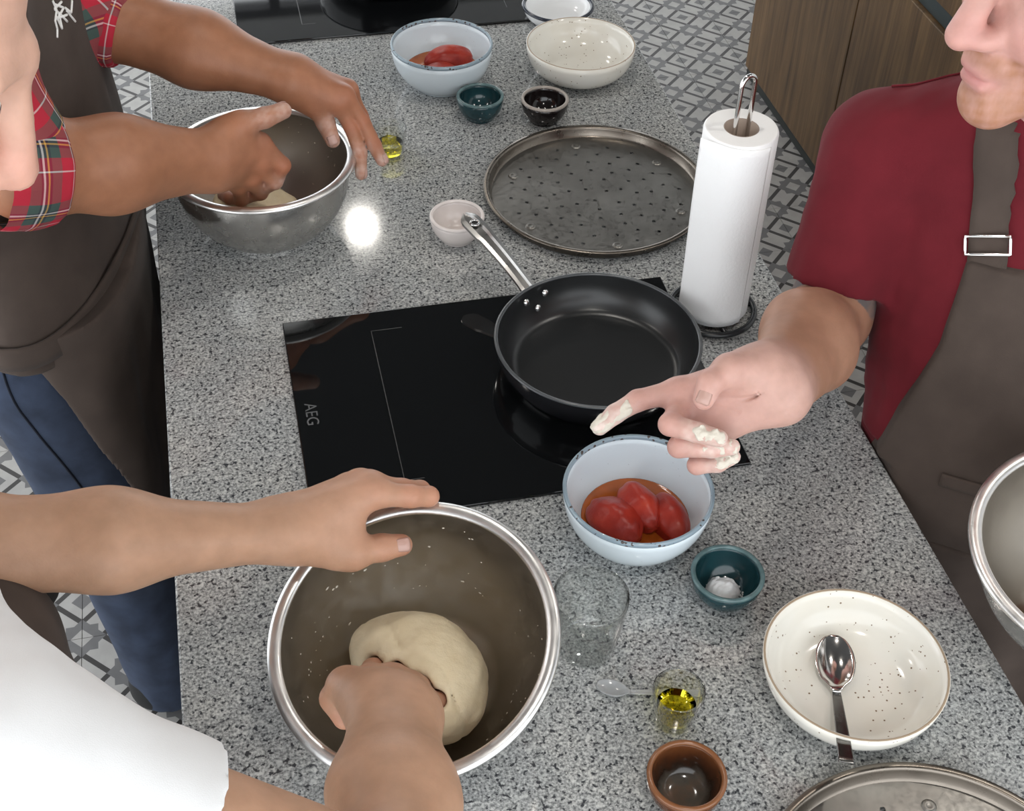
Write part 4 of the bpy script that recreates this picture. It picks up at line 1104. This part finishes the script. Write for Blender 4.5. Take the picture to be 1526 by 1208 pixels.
apb = sdf_obj('apron', apronB, (-.25, -.53, -.56), (-.03, -.08, .38), .0055, 'apron_brown', pb, 2)
def pouch(P):
    d = el(P, (-.118, -.190, .195), np.eye(3), (.040, .036, .030))
    return d+.006*snoise(P, 60, 1)+.003*snoise(P, 150, 2)
po = sdf_obj('tucked_cloth', pouch, (-.18, -.25, .14), (-.06, -.13, .25), .004, 'black_cloth', apb)
ribbon([(-.150, -.165, .205), (-.142, -.160, .215), (-.135, -.17, .222)], pouch, .014, .001, (1, 0, 0), 'red_band', 'red_band', apb)

# dough ball in the tilted bowl
dc = np.array((.2375, -.2560, .066))
def doughB(P):
    ax = np.array([nrm((.55, -.83, 0)), nrm((.83, .55, .1)), (0, 0, 1.)])
    d = el(P, dc, ax, (.066, .056, .047)); d = smin(d, el(P, dc+(-.034, .028, .000), ax, (.030, .030, .030)), .03)
    d = smin(d, el(P, dc+(.010, -.044, -.004), ax, (.030, .034, .034)), .03)
    hnd = HAND_BR(P); d = smax(d, -(hnd-.0005), .006)
    cr_ = np.array((.55, -.83, 0), np.float32); tt = P@cr_
    return d+.0022*snoise(P, 62, 2)+.0011*snoise(P, 210, 3)+.0016*np.exp(-(((P-np.float32(dc))@np.array((.83, .55, 0), np.float32)+.012+.006*np.sin(tt*80))/.0022)**2)
_, _, _, HAND_BR, _ = arm_fn(HB_R, ERB, SRB, s=1.10)
# keep the dough inside the tilted bowl wall
nBv = np.array(nB, np.float32); bBv = np.array(bB, np.float32)
def inB(P):
    q = P-bBv; h_ = q@nBv; r_ = np.sqrt(np.maximum((q*q).sum(1)-h_*h_, 0)); wall = np.interp(h_, [0, .02, .05, .09, .126], [.060, .085, .107, .121, .126])-.004
    return np.maximum(r_-wall, .0045-h_)
tag(sdf_obj('dough_ball', lambda P: np.maximum(doughB(P), inB(P)), dc-.1, dc+.1, .0024, 'dough', None, 1), 'large smooth ball of pale dough in the tilted steel bowl', 'dough')

# ---------------------------------------------------------------- person C: red shirt and apron
SKC, SKC2 = (.50, .315, .265), (.335, .180, .118)
HC_R = {'W': [0.6359, -0.0857, 0.215],
  't': [[0.6172, -0.0763, 0.2311], [0.5822, -0.0878, 0.2454], [0.5589, -0.0997, 0.2449], [0.5494, -0.1105, 0.2335]],
  'i': [[0.5428, -0.0601, 0.2002], [0.5005, -0.0566, 0.1907], [0.4762, -0.0598, 0.1789], [0.4588, -0.0651, 0.1679]],
  'm': [[0.543, -0.0738, 0.1867], [0.517, -0.1111, 0.205], [0.5404, -0.1296, 0.2065], [0.5592, -0.1402, 0.2052]],
  'r': [[0.5521, -0.087, 0.1772], [0.5245, -0.1233, 0.1833], [0.5561, -0.135, 0.1867], [0.5746, -0.1404, 0.1904]],
  'p': [[0.5649, -0.1029, 0.1675], [0.544, -0.1314, 0.1609], [0.5638, -0.1382, 0.1658], [0.5794, -0.1382, 0.173]]}
HC_L = {'W': [1.055, -.300, .020], 't': [[1.030, -.322, .026], [1.000, -.352, .034], [0.975, -.372, .050], [0.957, -.384, .062]],
  'i': [[0.967, -.330, .020], [0.925, -.336, .022], [0.901, -.338, .032], [0.887, -.338, .044]], 'm': [[0.963, -.308, .018], [0.917, -.311, .021], [0.889, -.312, .032], [0.877, -.312, .046]],
  'r': [[0.968, -.287, .018], [0.925, -.286, .020], [0.900, -.285, .030], [0.887, -.284, .043]], 'p': [[0.977, -.268, .020], [0.943, -.263, .022], [0.925, -.261, .030], [0.913, -.260, .040]]}
ERC, SRC = (.7917, .1035, .1284), (.842, .166, .315)
ELC, SLC = (1.16, -.19, .06), (1.174, .006, .345)
pc = thing('person', 'person in a burgundy T-shirt and brown apron holding out a floury open hand', 'person')
parts = []
fnC, lo, hi, handC, side = arm_fn(HC_R, ERC, SRC, s=1.12, wr=.0265, fr=.0445, er=.047, ur=.052, belly=.40, wratio=1.3)
_W, _I, _M, _R, _P = [np.array(HC_R[k][0] if k != 'W' else HC_R['W']) for k in ('W', 'i', 'm', 'r', 'p')]
_lp = lambda a, t_: a+(_W-a)*t_+np.array((-.3, -.55, .78))*.016
creases = []
for path in ([_lp(_I, .12), _lp((_I+_M)/2, .36), _lp(_M, .62), _lp((_M+_R)/2, .86)], [_lp(_I, .10), _lp(_M, .22), _lp(_R, .34), _lp(_P, .46)]):
    pj, _ = project(handC, spline(path, 9), .0014); creases += [(a, b) for a, b in zip(pj[:-1], pj[1:])]
fnC0 = fnC
def fnC(P):
    d = fnC0(P); g_ = np.full(len(P), 1., np.float32); nearh = ((P-_M.astype(np.float32))**2).sum(1) < .016
    if nearh.any():
        gg_ = np.full(int(nearh.sum()), 1., np.float32)
        for a, b in creases: gg_ = np.minimum(gg_, rc(P[nearh], a, b, .0026, .0026))
        g_[nearh] = gg_
    return smax(d, -g_, .0015)
v, q = sdf_mesh(fnC, lo, hi, .0019, 1)
fl = [(HC_R['i'][3], .018, 1.2), (HC_R['i'][2], .018, 1.1), (HC_R['m'][2], .014, 1.1), (HC_R['m'][3], .016, 1.1), (HC_R['r'][2], .016, 1.1), (HC_R['r'][3], .016, 1.3), (HC_R['p'][2], .014, .9), (HC_R['p'][3], .016, 1.2), (HC_R['t'][3], .010, .5)]
c = hand_tint(v, HC_R, SKC, knuckle=(1.04, .90, .90), flour=.75, fl_pts=fl)
s_ = ((v-np.array(HC_R['W']))@nrm(np.array(ERC)-HC_R['W'])); w = np.clip((s_+.005)/.05, 0, 1)[:, None]; c = c*(1-w)+np.array(SKC2)*w
# tattoo ink on the upper arm, from the elbow crease up
ua = nrm(np.array(SRC)-ERC); sa = (v-np.array(ERC))@ua; ink = np.clip((sa-.012)/.006, 0, 1)*(.55+.75*snoise(v, 95, 3)+.35*snoise(v, 200, 1)); ink = np.clip(ink, 0, .85)[:, None]
upper = rc(v, ERC, SRC, .047, .052) < rc(v, HC_R['W'], ERC, .035, .047)-.001; ink = ink*upper[:, None]; ctat = ((sa > .012) & upper)[:, None]; c = np.where(ctat, c*.55+np.array([.30, .225, .20])*.45, c); c = c*(1-ink)+np.array([.09, .095, .10])*ink
parts.append((v, q, c))
fnL, lo, hi, _, _ = arm_fn(HC_L, ELC, SLC, s=1.03); v, q = sdf_mesh(fnL, lo, hi, .0030, 1); parts.append((v, q, hand_tint(v, HC_L, SKC2)))
cC_ = np.array((.885, -.027, .619)); gC_ = (-.983, -.141, -.10)
hf, LC, frC = head_fn(cC_, gC_, (0, 0, 1), (.985, .085, .42), .058, 1.02)
core = lambda P: smin(hf(P), smin(rc(P, (.99, .085, .42), (1.0, 0, 0), .05, .08), rc(P, SRC, SLC, .045, .045), .06), .05)
v, q = sdf_mesh(hf, (.72, -.16, .38), (1.08, .22, .80), .0026, 2); parts.append((v, q, head_tint(v, frC, (.47, .275, .235), (.27, .115, .04), .72)))
body2 = lambda P: smin(rc(P, (.99, .085, .42), (1.0, 0, 0), .05, .08), rc(P, SRC, SLC, .045, .045), .06)
v, q = sdf_mesh(body2, (.75, -.15, -.1), (1.25, .25, .5), .008, 1); parts.append((v, q, np.tile(SKC, (len(v), 1))))
body_obj(pc, parts); hair_part(pc, frC, 'hair_ginger'); eyes(pc, LC)
nail(pc, HC_R['t'][2], HC_R['t'][3], (-.25, -.55, .80), 1.12, .0072, .0100)
GC, RC_ = np.array((-.423, -.906, 0)), np.array((-.906, .423, 0))
def torsoC(P):
    d = smin(fc(P, (.995, -.055, -.06), (1.0, .075, .24), .112, .104, RC_, 1.60), rc(P, SRC, (1.0, .086, .335), .060, .064), .07)
    d = smin(d, rc(P, (1.0, .086, .335), SLC, .064, .064), .06)
    return smin(d, rc(P, (.985, .085, .40), (.90, .135, .345), .058, .055), .05)
axR = nrm(np.array(ERC)-SRC); hemC = np.array(SRC)+(np.array(ERC)-SRC)*.80
def shirtC(P):
    wr_ = .003*snoise(P, 40, 1)+.0015*snoise(P, 90, 3)
    d = torsoC(P)+wr_
    sl = rc(P, SRC, hemC, .060, .0625)+.004*np.sin((P@axR.astype(np.float32))*170)*np.clip((P[:, 2]-.12)*4, 0, 1)*np.clip((.30-P[:, 2])*6, 0, 1)*.6+wr_
    sl = np.maximum(sl, (P-hemC.astype(np.float32))@axR.astype(np.float32))
    sl = np.maximum(sl, -rc(P, hemC-axR*.012, hemC+axR*.08, .0530, .0545))
    d = smin(d, sl, .022)
    d = smin(d, np.maximum(rc(P, SLC, np.array(SLC)+(np.array(ELC)-SLC)*.6, .07, .066), -1), .03)
    d = np.maximum(d, -rc(P, (.975, .080, .47), (.95, .07, .60), .060, .075))
    d = np.where(P[:, 2] < .012, np.maximum(d, .836-P[:, 0]), d)
    return np.maximum(d, -.16-P[:, 2])
sc_ = sdf_obj('t_shirt', shirtC, (.72, -.28, -.17), (1.28, .28, .46), .0042, 'red_jersey', pc, 2)
# raised seam from neck to shoulder
ribbon([(.955, .135, .415), (.915, .165, .43), (.875, .185, .425), (.845, .195, .41)], shirtC, .006, .0012, (-.3, -.6, -.5), 'shoulder_seam', 'red_jersey', sc_, .0025)
def bibC(P):
    d = torsoC(P)-.010+.003*snoise(P*np.array((1, 1, .6), np.float32), 34, 2)*np.clip((.2-P[:, 2])*5, 0, 1)
    lat = (P-np.array((.995, -.055, -.06), np.float32)-np.outer((P[:, 2]+.06)/.3, np.array((.005, .13, 0))).astype(np.float32))@RC_.astype(np.float32)
    e = np.interp(P[:, 2], [-.4, -.1, 0, .076, .164, .25, .27], [.21, .19, .162, .133, .093, .072, .068])
    d = np.maximum(d, np.maximum(lat-e, -lat-e)); fr_ = (P-np.array((.995, .0, 0), np.float32))@GC.astype(np.float32)
    d = np.maximum(d, -.02-fr_); d = np.where(P[:, 2] < .008, np.maximum(d, .835-P[:, 0]), d); return np.maximum(d, np.maximum(P[:, 2]-.262, -.16-P[:, 2]))
apc = sdf_obj('apron', bibC, (.78, -.30, -.17), (1.24, .22, .28), .0042, 'apron_brown', pc, 2)
def skirtC(P):
    d = fc(P, (.995, -.055, -.50), (.995, -.055, -.06), .112, .112, RC_, 1.62)-.012+.005*np.sin(((P@RC_.astype(np.float32)))*60+P[:, 2]*6)*np.clip(-P[:, 2]*5, 0, 1)
    fr_ = (P-np.array((.995, -.055, 0), np.float32))@GC.astype(np.float32)
    d = np.maximum(d, .842-P[:, 0]); return np.maximum(np.maximum(d, -.01-fr_), np.maximum(P[:, 2]+.05, -.52-P[:, 2]))
sdf_obj('apron_skirt', skirtC, (.78, -.30, -.53), (1.24, .18, -.02), .006, 'apron_brown', pc, 2)
def legsC(P):
    d = fc(P, (1.0, -.03, -.18), (1.0, -.03, -.06), .105, .105, RC_, 1.6)
    for k in (-.1, .1):
        o = np.array((1.0, -.03, 0))+RC_*k; d = smin(d, smin(rc(P, o+(0, 0, -.15), o+(0, 0, -.5), .09, .07), rc(P, o+(0, 0, -.5), o+(0, 0, -.86), .07, .055), .04), .03)
    return np.maximum(np.maximum(d, P[:, 2]+.10), FLOOR_Z+.03-P[:, 2])
sdf_obj('trousers', legsC, (.76, -.25, -.9), (1.24, .2, -.08), .008, 'denim', pc)
for k in (-.1, .1): o = np.array((1.02, 0, 0))+RC_*k; shoe(pc, o[0], o[1], math.atan2(GC[1], GC[0]))
ctr_ = lambda z, lat: np.array((.995, -.055, z))+np.array((.005, .13, 0))*((z+.06)/.3)+RC_*lat+GC*.125
ribbon([ctr_(.030, .085), ctr_(.028, .03), ctr_(.027, -.03), ctr_(.027, -.09), ctr_(.028, -.14)], bibC, .016, .0022, (0, 0, 1), 'pocket_hem', 'apron_brown', apc, .0030)
strap = ribbon([(.912, .008, .255), (.912, .020, .285), (.918, .045, .33), (.926, .075, .385), (.945, .10, .42), (.98, .12, .43)], shirtC, .042, .0025, tuple(-RC_), 'neck_strap', 'apron_brown', apc, .003)
# strap buckle: two chrome bars of a slide ring with the shirt showing between the strap ends
bkp, bkn = project(shirtC, np.array([(.911, .016, .281)]), .007)
nv = Vector(bkn[0]).normalized(); tv = Vector((.1, .55, .8)); tv = (tv-nv*tv.dot(nv)).normalized(); sv = nv.cross(tv)
cp = Vector(bkp[0]); hw, hh = .0235, .0100
cr = [cp+sv*a*hw+tv*b*hh for a, b in ((-1, -1), (-1, 1), (1, 1), (1, -1), (-1, -1))]
pth = np.concatenate([np.linspace(cr[i], cr[i+1], 8)[:-1] for i in range(4)]+[np.array([cr[4]])])
add_mesh('buckle', *tube(pth, .0019, 8, False), 'chrome', apc)
# dough smears stuck to the fingers
def smear(pts, name, seed):
    def fn(P):
        m_ = np.full(len(P), 1., np.float32)
        for (a, b, r_) in pts: m_ = np.minimum(m_, rc(P, a, b, r_, r_))
        d = handC(P)-.0003-.0024*snoise(P, 230, seed)-.0018*snoise(P, 520, seed+1)
        return np.maximum(d, m_+.004*snoise(P, 240, seed))
    allp = [x for a, b, r_ in pts for x in (a, b)]; lo_, hi_ = bounds(allp, .022)
    return sdf_obj(name, fn, lo_, hi_, .0012, 'flour', pc, 1)
H = HC_R
up_ = np.array((-.002, -.006, .008))
smear([(np.array(H['i'][1])*.4+np.array(H['i'][2])*.6+up_*.9, np.array(H['i'][3])+up_*.6, .0085)], 'dough_smear', 1)
smear([(np.array(H['m'][2])+up_, np.array(H['m'][3])+up_, .008), (np.array(H['r'][2])+up_*.8, np.array(H['r'][3])+up_*.8, .008), (np.array(H['p'][2])+up_*.5, np.array(H['p'][3])+up_*.5, .0075)], 'dough_smear', 2)
# dough in the held bowl
def doughC(P):
    d = smin(el(P, (.908, -.325, .077), np.eye(3), (.062, .056, .032)), el(P, (.868, -.352, .088), np.eye(3), (.036, .032, .020)), .03)
    return d+.003*snoise(P, 70, 1)
tag(sdf_obj('dough_ball', doughC, (.81, -.41, .03), (.99, -.24, .14), .003, 'dough'), 'flat piece of dough in the steel bowl held over the granite edge', 'dough')
# flour specks clinging to the bowls' linings

def specks(label, base, nrm_v, r_prof, n, seed, amin=0, amax=6.28, hmin=.02, hmax=.11):
    rg = random.Random(seed); n_ = Vector(nrm_v); q = n_.to_track_quat('Z', 'Y'); vs_, fs = [], []
    for k in range(n):
        a = rg.uniform(amin, amax); hh = rg.uniform(hmin, hmax); rad = float(np.interp(hh, *r_prof))-.0022
        cpt = Vector((rad*math.cos(a), rad*math.sin(a), hh)); inward = Vector((-math.cos(a), -math.sin(a), .35)).normalized(); t1 = inward.cross(Vector((0, 0, 1))).normalized(); t2 = inward.cross(t1)
        w = rg.choice([.0005, .0006, .0007, .0009, .0013]); l_ = w*rg.uniform(1, 2.2); b = len(vs_)
        ring = [cpt+t1*(l_*math.cos(x)*rg.uniform(.7, 1.2))+t2*(w*math.sin(x)*rg.uniform(.7, 1.2)) for x in np.linspace(0, 6.28, 7)[:-1]]+[cpt+inward*.0008]
        vs_ += [tuple(Vector(base)+q @ p) for p in ring]; fs += [(b+i, b+(i+1) % 6, b+6) for i in range(6)]
    o = add_mesh('flour_specks', vs_, fs, 'flour'); return tag(o, label, 'flour', kind='stuff')
PR = ([0, .02, .05, .09, .126], [.060, .084, .105, .1195, .1245])
specks('dried flour specks on the lining of the tilted steel bowl', bB, nB, PR, 90, 3)
specks('dried flour specks on the lining of the far steel bowl', (.157, .585, 0), (0, 0, 1), ([0, .02, .05, .09, .118], [.060, .082, .102, .115, .119]), 90, 4)

# put every person's origin on the floor between the feet
for root, base in ((pa, (-.15, .60, FLOOR_Z)), (pb, (-.24, -.30, FLOOR_Z)), (pc, (1.0, -.03, FLOOR_Z))):
    root.location = base
    for ch in root.children: ch.location = Vector(ch.location)-Vector(base)
